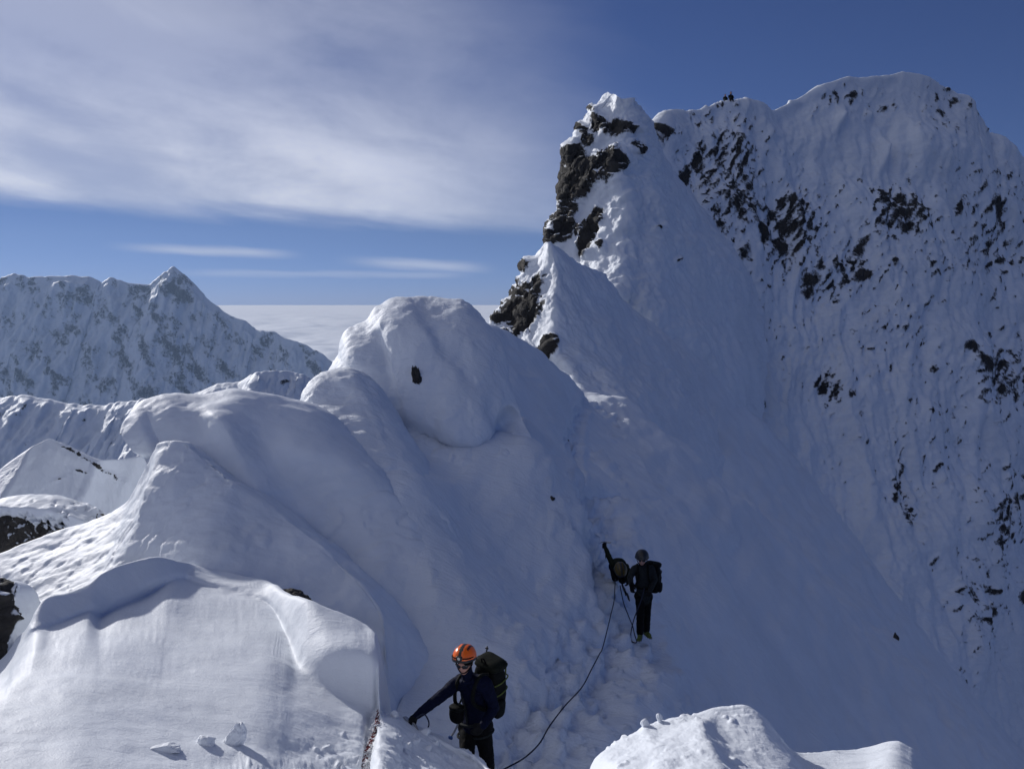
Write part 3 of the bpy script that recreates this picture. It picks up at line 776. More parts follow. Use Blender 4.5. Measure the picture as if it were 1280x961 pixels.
def build_pinnacle():
    K = 0.73                     # how near this part of the ridge stands
    P = lambda a, b, c: P_(a, b, c * K)
    cols = [
        [P(780, 128, 125), P(770, 165, 126), P(760, 200, 126), P(750, 240, 125), P(740, 280, 124), P(735, 320, 123), P(730, 360, 121), P(725, 420, 118)],
        [P(765, 119, 107), P(738, 153, 107), P(715, 188, 106), P(705, 232, 105), P(700, 262, 104), P(687, 292, 103), P(682, 332, 102), P(672, 390, 99)],
        [P(766.5, 118, 106), P(746, 153, 105.5), P(728, 190, 104.5), P(720, 232, 103), P(718, 264, 102), P(708, 296, 100.5), P(702, 332, 98.5), P(692, 392, 95)],
        [P(768, 118, 105), P(757, 153, 104), P(746, 190, 103), P(741, 230, 101.3), P(742, 265, 100), P(735, 298, 98.3), P(726, 334, 96), P(716, 392, 92)],
        [P(771, 119.5, 104), P(770, 154, 102.8), P(766, 187, 101.6), P(757, 226, 99.8), P(766, 264, 98), P(761, 298, 96), P(752, 334, 93.5), P(742, 388, 89.5)],
        [P(777, 123, 103.3), P(783, 154, 102), P(782, 184, 101), P(771, 224, 99), P(787, 263, 97), P(783, 300, 94.8), P(776, 334, 92), P(765, 368, 89)],
        [P(788, 123.5, 103.5), P(795, 154, 102.8), P(797, 185, 102.2), P(789, 224, 100.8), P(803, 263, 98.8), P(803, 300, 96.6), P(798, 336, 94), P(790, 384, 90)],
        [P(799, 132, 105), P(806, 160, 104.5), P(812, 190, 104), P(812, 226, 102.6), P(822, 264, 100.5), P(826, 300, 98.4), P(824, 342, 95.6), P(818, 400, 91)],
        [P(804, 147, 108), P(817, 178, 107.5), P(828, 208, 107), P(836, 245, 105.5), P(846, 284, 103.5), P(853, 325, 101), P(852, 370, 98), P(846, 420, 93)],
        [P(808, 165, 116), P(832, 205, 114), P(850, 236, 112), P(864, 270, 110), P(876, 310, 107.5), P(884, 350, 105), P(886, 400, 101), P(880, 450, 96)],
        [P(815, 185, 132), P(850, 235, 126), P(875, 270, 122), P(895, 305, 118), P(910, 345, 114), P(918, 390, 110), P(920, 440, 105), P(915, 500, 98)],
        [P(822, 200, 152), P(872, 250, 147), P(900, 285, 142), P(925, 320, 137), P(942, 362, 131), P(952, 410, 125), P(956, 460, 118), P(952, 525, 110)],
    ]
    yield cols
    settle(cols)
    G = loft(cols, 1.4, 0.3)
    n = up_normals(G); px, py = proj(G)
    nz = fbm(G / K * 0.5, 4)
    rock = blobs(px, py, [(772, 163, 22, 9, -5, .95), (750, 160, 9, 10, 0, .9), (732, 168, 7, 9, 0, .9), (722, 222, 17, 26, 8, 1.15), (724, 196, 13, 13, 0, 1.0), (742, 215, 15, 14, 0, 1.0),
                          (738, 180, 10, 9, 0, .7), (765, 208, 11, 20, 15, .95), (760, 195, 12, 8, 0, .8), (705, 285, 13, 18, 25, 1.1), (716, 262, 8, 14, 25, .95), (735, 300, 9, 22, 22, 1.05), (745, 278, 8, 18, 20, .95),
                          (724, 290, 6, 7, 0, .8), (752, 308, 5, 6, 10, .7), (793, 185, 8, 9, -20, .75), (692, 296, 8, 12, 20, .8), (714, 200, 8, 14, 0, .9), (710, 240, 9, 22, 5, 1.0), (748, 142, 5, 5, 0, .7),
                          (730, 236, 14, 12, 0, .9), (820, 287, 5, 3, 0, .6), (845, 325, 3, 5, 0, .7)], 0.8, nz)
    d = fbm(G / K * 0.18 + 71, 4) * 1.0 + fbm(G / K * 0.6, 4) * 0.5 + fbm(G / K * 2, 3) * 0.07
    top = np.clip((150 - py) / 30, 0, 1)
    d += top * np.maximum(fbm(G / K * 0.45 + 3, 3), -0.2) * 0.8
    # drifted lips along the lit crest
    d += 0.35 * np.exp(-((px - 780) / 14) ** 2) * np.sin(G[..., 2] / K * 1.6 + fbm(G / K * 0.4, 2) * 4) * (py > 190)
    d += crust(G / K, 0.16, 50, 2.0, 2.0) * 0.22 + sastrugi(G / K, 0.25, 60, 3.0) * 0.25
    G = craggy(G + n * d[..., None] * K, rock, 1.6 * K, 0.35 / K)
    yield grid_mesh('rock_pinnacle', G, M_tower, rock)




# ------------------------------------------------------------------ the slope's surface
BUILDERS = {n: f() for n, f in (('crest', build_cornice), ('knoll', build_knob), ('mushroom', build_mushroom), ('saddle', build_saddle),
                                ('tower', build_tower), ('pinnacle', build_pinnacle))}
NETS = {n: next(g) for n, g in BUILDERS.items()}
SLOPE = [P(*q) for q in [
    (480, 915, 10.3), (560, 975, 9.1), (605, 985, 9.1), (640, 962, 9.5), (700, 888, 11.7), (740, 832, 14), (800, 800, 16.1), (765, 735, 17.3), (760, 690, 19), (740, 600, 24.5),
    (715, 552, 27.5),
    (480, 705, 12.9), (492, 800, 12.3), (560, 880, 11.2), (600, 700, 14.8), (680, 620, 20.5), (650, 780, 13.8),
    (660, 540, 22), (800, 700, 20.5),
    (850, 900, 14.2), (900, 720, 24), (1000, 961, 19), (1000, 720, 36), (900, 600, 36),
    (1212, 950, 34), (1120, 814, 46), (1006, 657, 62), (900, 500, 68), (1100, 961, 25), (960, 800, 25),
    (700, 1050, 9), (900, 1100, 10.5), (1200, 1150, 14)]] + [np.array(q, float) for q in [
    (33, 35, -34), (44, 55, -44), (48, 80, -42), (40, 100, -28), (20, 12, -24), (-6.5, 14, -6.5), (-8, 20, -7.5), (-9, 30, -9.5), (-10, 45, -12), (-6, 60, -12),
    (-3, 6, -5), (6, 4, -9), (20, 2, -30), (30, 20, -36)]]
# the slope also passes through the places where the drifts and towers run out on it
for n, skip in (('crest', 7), ('knoll', 4), ('mushroom', 3), ('saddle', 2), ('tower', 4), ('pinnacle', 8)):
    SLOPE += [np.array(c[-1]) for c in NETS[n][skip:]]
SLOPE = np.array(SLOPE)
SLOPE_SOL = tps_fit(SLOPE[:, :2], SLOPE[:, 2], 0.05)
for g in BUILDERS.values(): next(g)


def build_slope():
    # rows get wider apart with distance
    ys = 5.5 * (150 / 5.5) ** np.linspace(0, 1, 420)
    us = np.linspace(-0.42, 0.95, 560)
    Yg_, Ug = np.meshgrid(ys, us)
    X = Ug * (Yg_ + 4.0)
    pts = np.stack([X.ravel(), Yg_.ravel()], -1)
    Z = tps_eval(SLOPE_SOL, SLOPE[:, :2], pts).reshape(X.shape)
    G = np.stack([X, Yg_, Z], -1)
    n = up_normals(G); n = np.where(n[..., 2:] < 0, -n, n)
    px, py = proj(G)
    far = np.clip((Yg_ - 8) / 40, 0, 0.8)
    # flutings that run down the fall line and soft drifts
    q = G @ np.array([[0.35, 0.9, 0], [0.9, -0.35, 0], [0, 0, 1]]).T
    d = fbm(G * 0.22 + 51, 4) * (0.16 + 0.5 * far) + fbm(q * np.array((0.16, 0.9, 0.2)), 4) * (0.10 + 0.35 * far)
    d += fbm(G * 1.6 + 3, 4) * (0.035 + 0.05 * far)
    d += crust(G, 0.33, -40, 9.0, 3.5) * (0.02 + 0.05 * far)
    d += sastrugi(G, 0.45, -35, 5.0) * (0.05 + 0.12 * far)
    run = fbm(q * np.array((0.10, 1.5, 0.3)) + 21, 4, 0.55, ridged=True) * np.clip(fbm(G * 0.12 + 31, 2) * 3 + 0.2, 0, 1)
    d += run * (0.03 + 0.16 * far)
    # trodden trail of the party: a trench with kicked steps
    tr = [tuple(P(*q)[:2]) for q in [(590, 985, 9.0), (640, 965, 9.6), (700, 888, 12), (740, 832, 14), (795, 800, 16), (765, 735, 17.3), (758, 690, 19), (748, 640, 22), (740, 600, 24.5),
                                     (722, 570, 26.5), (713, 550, 27.7), (716, 525, 30), (735, 506, 32.5), (757, 513, 34)]]
    dist = np.full(X.shape, 99.0)
    for (a, b) in zip(tr[:-1], tr[1:]):
        a, b = np.array(a), np.array(b); ab = b - a
        tt = np.clip(((X - a[0]) * ab[0] + (Yg_ - a[1]) * ab[1]) / (ab @ ab), 0, 1)
        dist = np.minimum(dist, np.hypot(X - a[0] - tt * ab[0], Yg_ - a[1] - tt * ab[1]))
    wander = dist + fbm(G * 0.9 + 6, 3) * 0.5
    trail = np.exp(-(wander / 0.55) ** 2)
    d += trail * (-0.22 + fbm(G * 2.6 + 7, 3) * 0.55) + 0.10 * np.exp(-((wander - 0.85) / 0.3) ** 2)
    d += np.exp(-(wander / 2.0) ** 2) * np.maximum(fbm(G * 4 + 1.7, 3) - 0.12, 0) * 0.35
    G = G + n * d[..., None]
    # behind the crest the ground falls away to the left
    xl = np.interp(Yg_, [5, 10, 11, 12, 13, 14, 18, 22, 27, 32, 45, 70, 150], [-1.6, -1.5, -2.3, -2.8, -3.7, -4.6, -5.0, -3.2, -1.0, 1.5, 2.5, 6, 14])
    off = np.maximum(xl - X, 0)
    G[..., 2] -= off * 1.4 + np.minimum(off * off, 40)
    rock = np.full(X.shape, -0.6)
    nz = fbm(G * 0.8, 3)
    rock = np.maximum(rock, blobs(px, py, [(945, 508, 7, 6, 0, .8), (955, 520, 4, 5, 0, .8)], 0.5, nz))
    rock = np.where(Yg_ > 25, rock, -0.6)
    return grid_mesh('snow_slope', G, M_mid, rock)


slope = build_slope()


def build_face():
    K = 0.7                     # how near this part of the ridge stands
    P = lambda a, b, c: P_(a, b, c * K)
    top = [(760, 260, 138), (800, 215, 140), (816, 186, 142), (821, 175, 143), (828, 160, 144), (833, 150, 145), (857, 145, 148), (883, 136, 150), (905, 131, 152), (927, 132, 153),
           (953, 132.5, 155), (964, 139, 156), (979, 134, 158), (997, 123, 160), (1010, 115, 161), (1036, 104, 163), (1062, 97, 165), (1080, 99, 166), (1106, 95, 168),
           (1123, 91, 169), (1145, 93, 170), (1163, 97, 171), (1180, 108, 172), (1193, 117, 173), (1211, 128, 174), (1214, 142, 174), (1224, 160, 175), (1231, 176, 176),
           (1255, 189, 178), (1272, 200, 180), (1300, 215, 182), (1360, 250, 186), (1450, 300, 190), (1600, 420, 196)]
    rows = [0.02, 0.06, 0.12, 0.20, 0.30, 0.42, 0.55, 0.68, 0.80, 0.92, 1.05]
    cols = []
    for (px, py, Y) in top:
        c = P(px, py, Y)
        col = [c + np.array((2, 45, -50.0)) * K, c + np.array((0.5, 8, -2.5)) * K, c]
        for k, f in enumerate(rows):
            yy = py + (1120 - py) * f
            ang = R(66) if f < 0.1 else R(60 if f < 0.35 else 56)
            ta = math.tan(ang)
            prev = col[-1]
            tr = -tanray(yy)
            Yn = (prev[2] - ta * prev[1]) / (tr - ta)
            lean = 0.10 * (px - 900) * f * 0.35          # fall lines lean a little
            q = P_(px + lean, yy, Yn)
            col.append(q)
        cols.append(col)
    G = loft(cols, 1.7, 0.2)
    n = up_normals(G); px, py = proj(G)
    below = np.clip((py - 120) / 60, 0, 1)
    # ribs and gullies down the fall line
    q = np.stack([G[..., 0] * 1.0 - G[..., 2] * 0.12, G[..., 1] * 0.3, G[..., 2] * 0.16], -1) / K
    q = q + np.stack([fbm(G / K * 0.03 + 2, 3), fbm(G / K * 0.03 + 9, 3), fbm(G / K * 0.03 + 14, 3)], -1) * 9.0
    ribs = fbm(q * 0.085 + 5, 4, ridged=True)
    flut = fbm(q * np.array((0.38, 0.4, 0.3)) + 15, 4, ridged=True)
    d = ribs * 2.0 + flut * 0.42 + fbm(G / K * 0.05 + 81, 3) * 4.5 + fbm(G / K * 0.45, 4) * 0.55
    d += fbm(G / K * 1.4 + 3, 3) * 0.12
    d = d * (0.35 + 0.65 * below)
    # rock: hand-placed outcrops and streaky flecks
    nz = fbm(G / K * 0.35, 4)
    big = [(850, 228, 8, 15, 15, 1.1), (865, 208, 7, 13, 10, 1.0), (841, 232, 5, 12, 10, .9), (824, 176, 7, 15, 20, 1.1), (911, 264, 8, 13, -20, 1.1), (946, 292, 11, 20, -38, 1.15), (972, 310, 13, 13, 10, 1.15), (977, 288, 7, 14, 15, .95),
           (966, 267, 10, 9, 0, .9), (996, 262, 9, 10, 20, .7), (1120, 270, 14, 16, 20, .8), (1094, 251, 6, 9, -25, 1.0), (1075, 346, 13, 7, -15, 1.05), (1112, 258, 12, 6, -30, .8), (1128, 288, 10, 6, -10, .9),
           (1072, 312, 7, 16, 25, .8), (1010, 352, 16, 9, -25, .8), (1008, 366, 10, 8, -30, .8), (1200, 438, 9, 6, 25, .85), (1212, 455, 5, 12, -30, .8), (1236, 270, 6, 24, -25, .9), (1192, 265, 6, 10, 0, .8), (1172, 142, 6, 11, -30, .6),
           (1258, 628, 9, 8, -20, .9), (1275, 622, 10, 6, -10, .9), (1268, 645, 4, 8, 15, .65), (1122, 610, 5, 16, 20, .8), (1132, 650, 5, 18, -20, .75), (1128, 590, 4, 8, 0, .7), (1240, 492, 8, 7, 0, .9), (1258, 500, 7, 8, 0, .9), (1270, 745, 6, 10, 0, .9),
           (945, 508, 8, 7, 30, .9), (910, 386, 4, 5, 0, .9), (922, 325, 8, 14, 25, .75), (1042, 118, 9, 6, -10, .7), (1063, 120, 8, 5, -20, .7), (1105, 137, 4, 5, 0, .7), (1190, 110, 3, 6, 0, .5), (1110, 332, 6, 6, 0, .8), (1022, 335, 6, 8, 30, .7), (1168, 700, 4, 8, 20, .7), (1225, 765, 4, 8, 0, .7)]
    big = [(a, b, c * 0.8, d_ * 0.8, e, f * 0.92) for a, b, c, d_, e, f in big]
    nz = nz + fbm(np.stack([px / 7.0, py / 9.0, px * 0], -1), 3, 0.6) * 0.7
    rock = blobs(px, py, big, 1.15, nz)
    s1 = px * 0.90 + py * 0.43; s2 = -px * 0.43 + py * 0.90     # flecks lean like slanting strata
    st = fbm(np.stack([s1 / 6.0, s2 / 13.0, px * 0 + 2.0], -1), 4, 0.6)
    st2 = fbm(np.stack([px / 60.0, py / 75.0, px * 0 + 7.0], -1), 3)
    zones = blobs(px, py, [(900, 230, 48, 95, -12, .9), (985, 290, 55, 65, 0, .85), (1110, 275, 55, 45, 0, .8), (1040, 345, 55, 35, -10, .8), (1230, 290, 55, 110, -20, .62), (1035, 485, 18, 36, -10, .85), (1245, 470, 45, 60, 0, .75),
                           (1130, 620, 14, 60, -12, .8), (1240, 640, 50, 90, 0, .62), (1150, 330, 60, 60, 0, .5), (1175, 150, 30, 50, 0, .5), (1215, 760, 30, 70, 0, .6), (1085, 420, 110, 80, 0, .33), (1060, 130, 50, 20, 0, .5), (960, 420, 60, 60, 0, .3), (1180, 520, 110, 120, 0, .3)], 0.4, nz)
    zones = np.clip(zones * np.where(zones < 0.68, 0.74, 1.0) * (0.75 + 0.5 * np.clip(fbm(np.stack([px / 38.0, py / 50.0, px * 0 + 3], -1), 3) * 2 + 0.4, 0, 1)), 0, 1)
    fl = -0.42 + 0.85 * zones + st * 2.1 + st2 * 0.35
    rock = np.maximum(rock, np.clip(np.where(zones > 0.02, fl, -0.6), -0.6, 1.0))
    rock = np.where(py < 100, -0.6, rock)
    # a few ribs stand out far enough to catch the sun
    for (cx, cy, wx, wy, lean, a) in [(1046, 152, 6, 15, 0.25, 2.6), (1097, 202, 6, 20, 0.10, 3.0), (1020, 112, 14, 8, -0.3, 1.6), (1108, 97, 10, 5, 0, 1.5), (1086, 145, 4, 5, 0, 1.5), (930, 136, 5, 4, 0, 0.8), (1062, 98, 9, 4, 0, 1.4), (985, 128, 16, 5, -0.3, 1.5)]:
        xx = (px - cx + (py - cy) * lean) / wx; yy = (py - cy) / wy
        d += a * np.exp(-xx * xx - yy * yy) * 0.8 * np.clip((py - np.interp(px, [t[0] for t in top], [t[1] for t in top])) / 12 + 0.2, 0.2, 1)
    G = craggy(G + n * d[..., None] * K, rock, 0.8 * K, 0.3 / K)
    return grid_mesh('mountain_face', G, M_face, rock)


face = build_face()


# ------------------------------------------------------------------ ridges and mountains to the left
def range_mesh(name, top, drop, steps, step, amp, nsc, mat, slope_deg=38, rockitems=None, rk=0.0, extra=None, seed=0.0, rib=1.0, streak=None):
    cols = []
    for (px, py, Y) in top:
        c = P(px, py, Y)
        col = [c + np.array((0, drop * 1.2, -drop)), c + np.array((0, drop * 0.15, -drop * 0.12)), c]
        for k in range(1, steps + 1):
            f = (k / steps) ** 1.3
            col.append(c + np.array((0, -f * drop / math.tan(R(slope_deg)), -f * drop)))
        cols.append(col)
    G = loft(cols, step, 0.2)
    n = up_normals(G); px, py = proj(G)
    L = drop
    q = G / L
    near_top = np.clip((top_py(px, top) + 2 - py) / -12, 0.12, 1)
    d = fbm(q * np.array((6.5, 3.0, 1.5)) * nsc + seed, 6, 0.55, ridged=True) * amp * L * rib + fbm(q * 3.0 * nsc + seed, 4) * amp * L
    d = d * near_top
    G = G + n * d[..., None]
    return G, n, px, py


def top_py(px, top):
    t = np.array(top)
    return np.interp(px, t[:, 0], t[:, 1])


def densify(top, jag, seed, m=5):
    out = []
    rs = np.random.RandomState(seed)
    for a, b in zip(top[:-1], top[1:]):
        for k in range(m):
            t = k / m
            p = [a[i] + (b[i] - a[i]) * t for i in range(3)]
            p[1] += rs.uniform(-jag, jag) * (1 if k else 0.3)
            out.append(tuple(p))
    out.append(top[-1])
    return out


def build_far_mountain():
    top = [(-260, 372, 5200), (-120, 352, 4900), (-40, 345, 4700), (0, 349, 4600), (18, 342, 4600), (36, 347, 4600), (61, 345, 4600), (93, 345, 4600), (115, 348, 4600), (128, 355, 4600), (138, 348, 4600), (158, 353, 4600),
           (187, 356, 4600), (201, 345, 4600), (217, 333.5, 4600), (230, 343, 4580), (248, 361, 4560), (262, 377, 4540), (287, 395, 4500), (305, 401, 4480), (320, 413, 4460),
           (341, 414, 4440), (359, 424, 4400), (388, 435, 4360), (406, 446, 4330), (420, 457, 4300), (450, 478, 4200), (520, 520, 4100)]
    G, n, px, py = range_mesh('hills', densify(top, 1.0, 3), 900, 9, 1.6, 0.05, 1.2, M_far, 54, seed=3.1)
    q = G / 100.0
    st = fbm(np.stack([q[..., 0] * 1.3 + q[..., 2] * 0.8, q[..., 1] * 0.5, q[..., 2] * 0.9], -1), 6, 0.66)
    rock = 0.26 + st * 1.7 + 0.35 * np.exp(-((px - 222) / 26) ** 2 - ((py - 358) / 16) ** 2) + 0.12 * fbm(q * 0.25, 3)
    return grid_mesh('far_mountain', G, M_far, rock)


def build_middle():
    a = [(-140, 506, 1400), (-50, 500, 1400), (0, 498, 1400), (27, 494, 1400), (54, 499, 1400), (86, 505, 1400), (119, 508, 1400), (144, 505, 1400), (165, 501, 1400), (180, 499, 1400), (215, 505, 1400), (260, 520, 1400)]
    G, n, px, py = range_mesh('hills', densify(a, 1.2, 5), 330, 8, 1.6, 0.06, 1.0, M_middle, 36, seed=9.7)
    q = G / 16.0
    rock = -0.05 + fbm(q * np.array((0.5, 0.5, 0.9)), 5, 0.62) * 1.6 + 0.2 * np.exp(-((px - 22) / 22) ** 2 - ((py - 512) / 16) ** 2) - 0.25 * np.clip((px - 110) / 50, 0, 1)
    grid_mesh('hills', G, M_middle, rock)
    b = [(180, 512, 800), (225, 498, 800), (246, 491, 800), (273, 480, 800), (300, 477, 800), (312, 469, 790), (322, 465.5, 780), (345, 463, 790), (366, 465, 800), (380, 469, 800), (392, 477, 800), (430, 500, 800), (480, 530, 800)]
    G, n, px, py = range_mesh('hills', densify(b, 0.8, 6), 160, 7, 1.6, 0.05, 1.0, M_middle, 36, seed=4.4)
    q = G / 10.0
    rock = -0.12 + fbm(q * np.array((0.5, 0.5, 0.9)), 5, 0.62) * 1.5 + 0.15 * np.clip((px - 318) / 20, 0, 1)
    grid_mesh('hills', G, M_middle, rock)
    c = [(-160, 690, 46), (-80, 640, 47), (0, 588, 48), (22, 571, 48.5), (43, 557, 49), (61, 549, 50), (77, 555, 50.5), (92, 562, 51), (108, 569, 51.5), (126, 575, 52), (150, 574, 54), (175, 570, 56), (215, 575, 60), (280, 600, 62)]
    G, n, px, py = range_mesh('hills', densify(c, 0.6, 8, 2), 16, 8, 1.6, 0.012, 1.0, M_mid, 35, seed=2.4)
    nz = fbm(G * 0.9, 4)
    rock = blobs(px, py, [(114, 578, 34, 3.2, 33, .62), (88, 563, 14, 2.2, 25, .55), (100, 590, 14, 2.0, 15, .5), (70, 601, 10, 1.6, -20, .45)], 0.9, nz + fbm(np.stack([px / 5.0, py / 2.6, px * 0], -1), 4, 0.65) * 1.6)
    grid_mesh('snow_ridge', craggy(G, rock, 0.12, 1.0), M_mid, rock)


build_far_mountain()
build_middle()


# ------------------------------------------------------------------ sea of cloud
def build_cloud_sea():
    ys = 11000 * (190000 / 11000) ** np.linspace(0, 1, 300)
    us = np.linspace(-0.9, 0.9, 320)
    Y, U = np.meshgrid(ys, us)
    X = U * Y
    G = np.stack([X, Y, np.full(X.shape, -950.0)], -1)
    q = G / 2600.0
    h = fbm(q * np.array((0.6, 0.45, 1)), 5, 0.55) * 330 + fbm(q * np.array((0.1, 0.07, 1)) + 5, 3) * 300 + fbm(q * np.array((1.6, 1.2, 1)) + 9, 4, ridged=True) * 90
    G[..., 2] += h * np.clip(1.4 - Y / 70000, 0.1, 1)
    m = bpy.data.materials.new('cloud'); m.use_nodes = True
    b = m.node_tree.nodes['Principled BSDF']
    b.inputs['Base Color'].default_value = (0.95, 0.95, 0.95, 1); b.inputs['Roughness'].default_value = 0.62
    b.inputs['Specular IOR Level'].default_value = 0.5
    return grid_mesh('cloud_sea', G, m, kind='stuff')


build_cloud_sea()



# ------------------------------------------------------------------ ground far below
def build_valley():
    me = bpy.data.meshes.new('ground')
    me.from_pydata([(-9000, -400, -1420), (9000, -400, -1420), (14000, 10900, -1420), (-14000, 10900, -1420)], [], [(0, 1, 2, 3)])
    me.materials.append(M_far)
    me.attributes.new('rock', 'FLOAT', 'POINT')
    o = bpy.data.objects.new('ground', me); C.objects.link(o); o['kind'] = 'structure'


build_valley()


def build_haze():
    me = bpy.data.meshes.new('haze')
    x0, x1, y0, y1, z0, z1 = -7000, 5000, -60, 9000, -1450, 700
    v = [(x, y, z) for x in (x0, x1) for y in (y0, y1) for z in (z0, z1)]
    f = [(0, 1, 3, 2), (4, 6, 7, 5), (0, 4, 5, 1), (2, 3, 7, 6), (0, 2, 6, 4), (1, 5, 7, 3)]
    me.from_pydata(v, [], f); me.update()
    m = bpy.data.materials.new('haze'); m.use_nodes = True
    t = m.node_tree; t.nodes.clear()
    p = t.nodes.new('ShaderNodeVolumePrincipled')
    p.inputs['Color'].default_value = (0.48, 0.68, 1.0, 1)
    p.inputs['Density'].default_value = HAZE
    p.inputs['Anisotropy'].default_value = 0.2
    o = t.nodes.new('ShaderNodeOutputMaterial')
    t.links.new(p.outputs[0], o.inputs['Volume'])
    me.materials.append(m)
    ob = bpy.data.objects.new('haze', me); C.objects.link(ob); ob['kind'] = 'stuff'


build_haze()


# ------------------------------------------------------------------ things: helpers
def plain(name, col, rough=0.7, spec=0.3, noise=0.25, scale=30.0, metal=0.0, bump=0.0):
    m = bpy.data.materials.new(name); m.use_nodes = True
    w = NT(m.node_tree); b = m.node_tree.nodes['Principled BSDF']
    tc = w.n('ShaderNodeTexCoord')
    n = w.noise(tc.outputs['Object'], scale, 4, 0.6)
    a = tuple(c * (1 - noise) for c in col) + (1,); d = tuple(min(1, c * (1 + noise)) for c in col) + (1,)
    w.put(b.inputs['Base Color'], w.mix(w.smooth(n, 0.3, 0.7), a, d))
    b.inputs['Roughness'].default_value = rough; b.inputs['Specular IOR Level'].default_value = spec
    b.inputs['Metallic'].default_value = metal
    if bump:
        bp = w.n('ShaderNodeBump'); bp.inputs['Strength'].default_value = 0.7; bp.inputs['Distance'].default_value = bump
        w.put(bp.inputs['Height'], w.noise(tc.outputs['Object'], scale * 0.35, 3, 0.5)); w.put(b.inputs['Normal'], bp.outputs[0])
    return m


M_skin = plain('skin', (0.50, 0.27, 0.21), 0.5, noise=0.06)
M_navy = plain('navy_cloth', (0.004, 0.006, 0.022), 0.75, 0.08, bump=0.012, scale=40)
M_black = plain('black_cloth', (0.005, 0.005, 0.006), 0.75, 0.08, bump=0.012, scale=40)
M_glove = plain('glove_cloth', (0.012, 0.012, 0.013), 0.7, 0.08)
M_grey = plain('grey_cloth', (0.019, 0.022, 0.024), 0.75, 0.08, bump=0.012, scale=35)
M_olive = plain('olive_cloth', (0.014, 0.018, 0.011), 0.75, 0.08, bump=0.012, scale=35)
M_boot = plain('boot_leather', (0.014, 0.014, 0.014), 0.6)
M_bootgreen = plain('boot_green', (0.10, 0.13, 0.03), 0.6)
M_orange = plain('orange_shell', (0.85, 0.14, 0.010), 0.28, 0.5, noise=0.05)
M_shell = plain('dark_shell', (0.018, 0.018, 0.018), 0.35, 0.5, noise=0.05)
M_greyshell = plain('grey_shell', (0.016, 0.018, 0.02), 0.4, 0.5, noise=0.05)
M_lens = plain('dark_lens', (0.012, 0.010, 0.009), 0.08, 0.8, noise=0.02)
M_glass = plain('lamp_glass', (0.55, 0.55, 0.5), 0.15, 0.6, noise=0.02)
M_pack = plain('pack_cloth', (0.007, 0.008, 0.008), 0.7, 0.08, bump=0.01, scale=45)
M_packtop = plain('pack_lid_cloth', (0.010, 0.012, 0.009), 0.7, 0.08, bump=0.01, scale=45)
M_lime = plain('lime_webbing', (0.10, 0.13, 0.03), 0.7)
M_metal = plain('steel', (0.30, 0.31, 0.33), 0.35, 0.5, metal=1.0, noise=0.1)
M_rope = plain('rope_sheath', (0.018, 0.022, 0.045), 0.8, scale=120, noise=0.5)
M_red = plain('red_cord_sheath', (0.13, 0.022, 0.028), 0.85, scale=90, noise=0.6)
M_frost = plain('frost', (0.85, 0.86, 0.88), 0.7, noise=0.03)
M_rock = snow_rock_material('rock', unit=0.5, edge=0.10, rock_scale=1.0)
M_block = snow_rock_material('snow_block', unit=0.25, ripple=0.15)


def mesh_obj(name, verts, faces, mat, parent=None, smooth=True, mats=None, midx=None):
    me = bpy.data.meshes.new(name)
    me.from_pydata([tuple(v) for v in verts], [], faces); me.update()
    for m in (mats or [mat]): me.materials.append(m)
    if midx is not None: me.polygons.foreach_set('material_index', midx)
    if smooth: me.polygons.foreach_set('use_smooth', [True] * len(me.polygons))
    o = bpy.data.objects.new(name, me); C.objects.link(o)
    if parent is not None:
        o.parent = parent
        o.matrix_parent_inverse = parent.matrix_basis.inverted()
    return o


def tag(o, label, cat, group=None):
    o['label'] = label; o['category'] = cat
    if group: o['group'] = group
    return o


def empty(name, loc, label, cat, group=None):
    o = bpy.data.objects.new(name, None); C.objects.link(o)
    o.location = tuple(loc); o.empty_display_size = 0.1
    return tag(o, label, cat, group)


def unit(v): v = np.array(v, float); return v / (np.linalg.norm(v) + 1e-12)


def frame_of(d):
    d = unit(d); a = np.array((0, 0, 1.0)) if abs(d[2]) < 0.9 else np.array((1.0, 0, 0))
    u = unit(np.cross(a, d)); return u, np.cross(d, u), d


def capsule(a, b, ra, rb, n=14, k=4, flat=1.0, axis=None):
    """tapered limb with round ends; flat squashes it across `axis`"""
    a, b = np.array(a, float), np.array(b, float)
    u, v, d = frame_of(b - a)
    if axis is not None:
        v = unit(np.array(axis) - np.dot(axis, d) * d); u = np.cross(v, d)
    rings = []
    for i in range(k + 1):
        t = -math.pi / 2 + math.pi / 2 * i / k
        rings.append((a + d * ra * math.sin(t), max(ra * math.cos(t), 1e-4)))
    for i in range(k + 1):
        t = math.pi / 2 * i / k
        rings.append((b + d * rb * math.sin(t), max(rb * math.cos(t), 1e-4)))
    V, Fc = [], []
    for (c, r) in rings:
        for j in range(n):
            th = 2 * math.pi * j / n
            V.append(c + u * r * math.cos(th) + v * r * flat * math.sin(th))
    for i in range(len(rings) - 1):
        for j in range(n):
            Fc.append((i * n + j, i * n + (j + 1) % n, (i + 1) * n + (j + 1) % n, (i + 1) * n + j))
    Fc.append(tuple(reversed(range(n)))); Fc.append(tuple((len(rings) - 1) * n + j for j in range(n)))
    return V, Fc


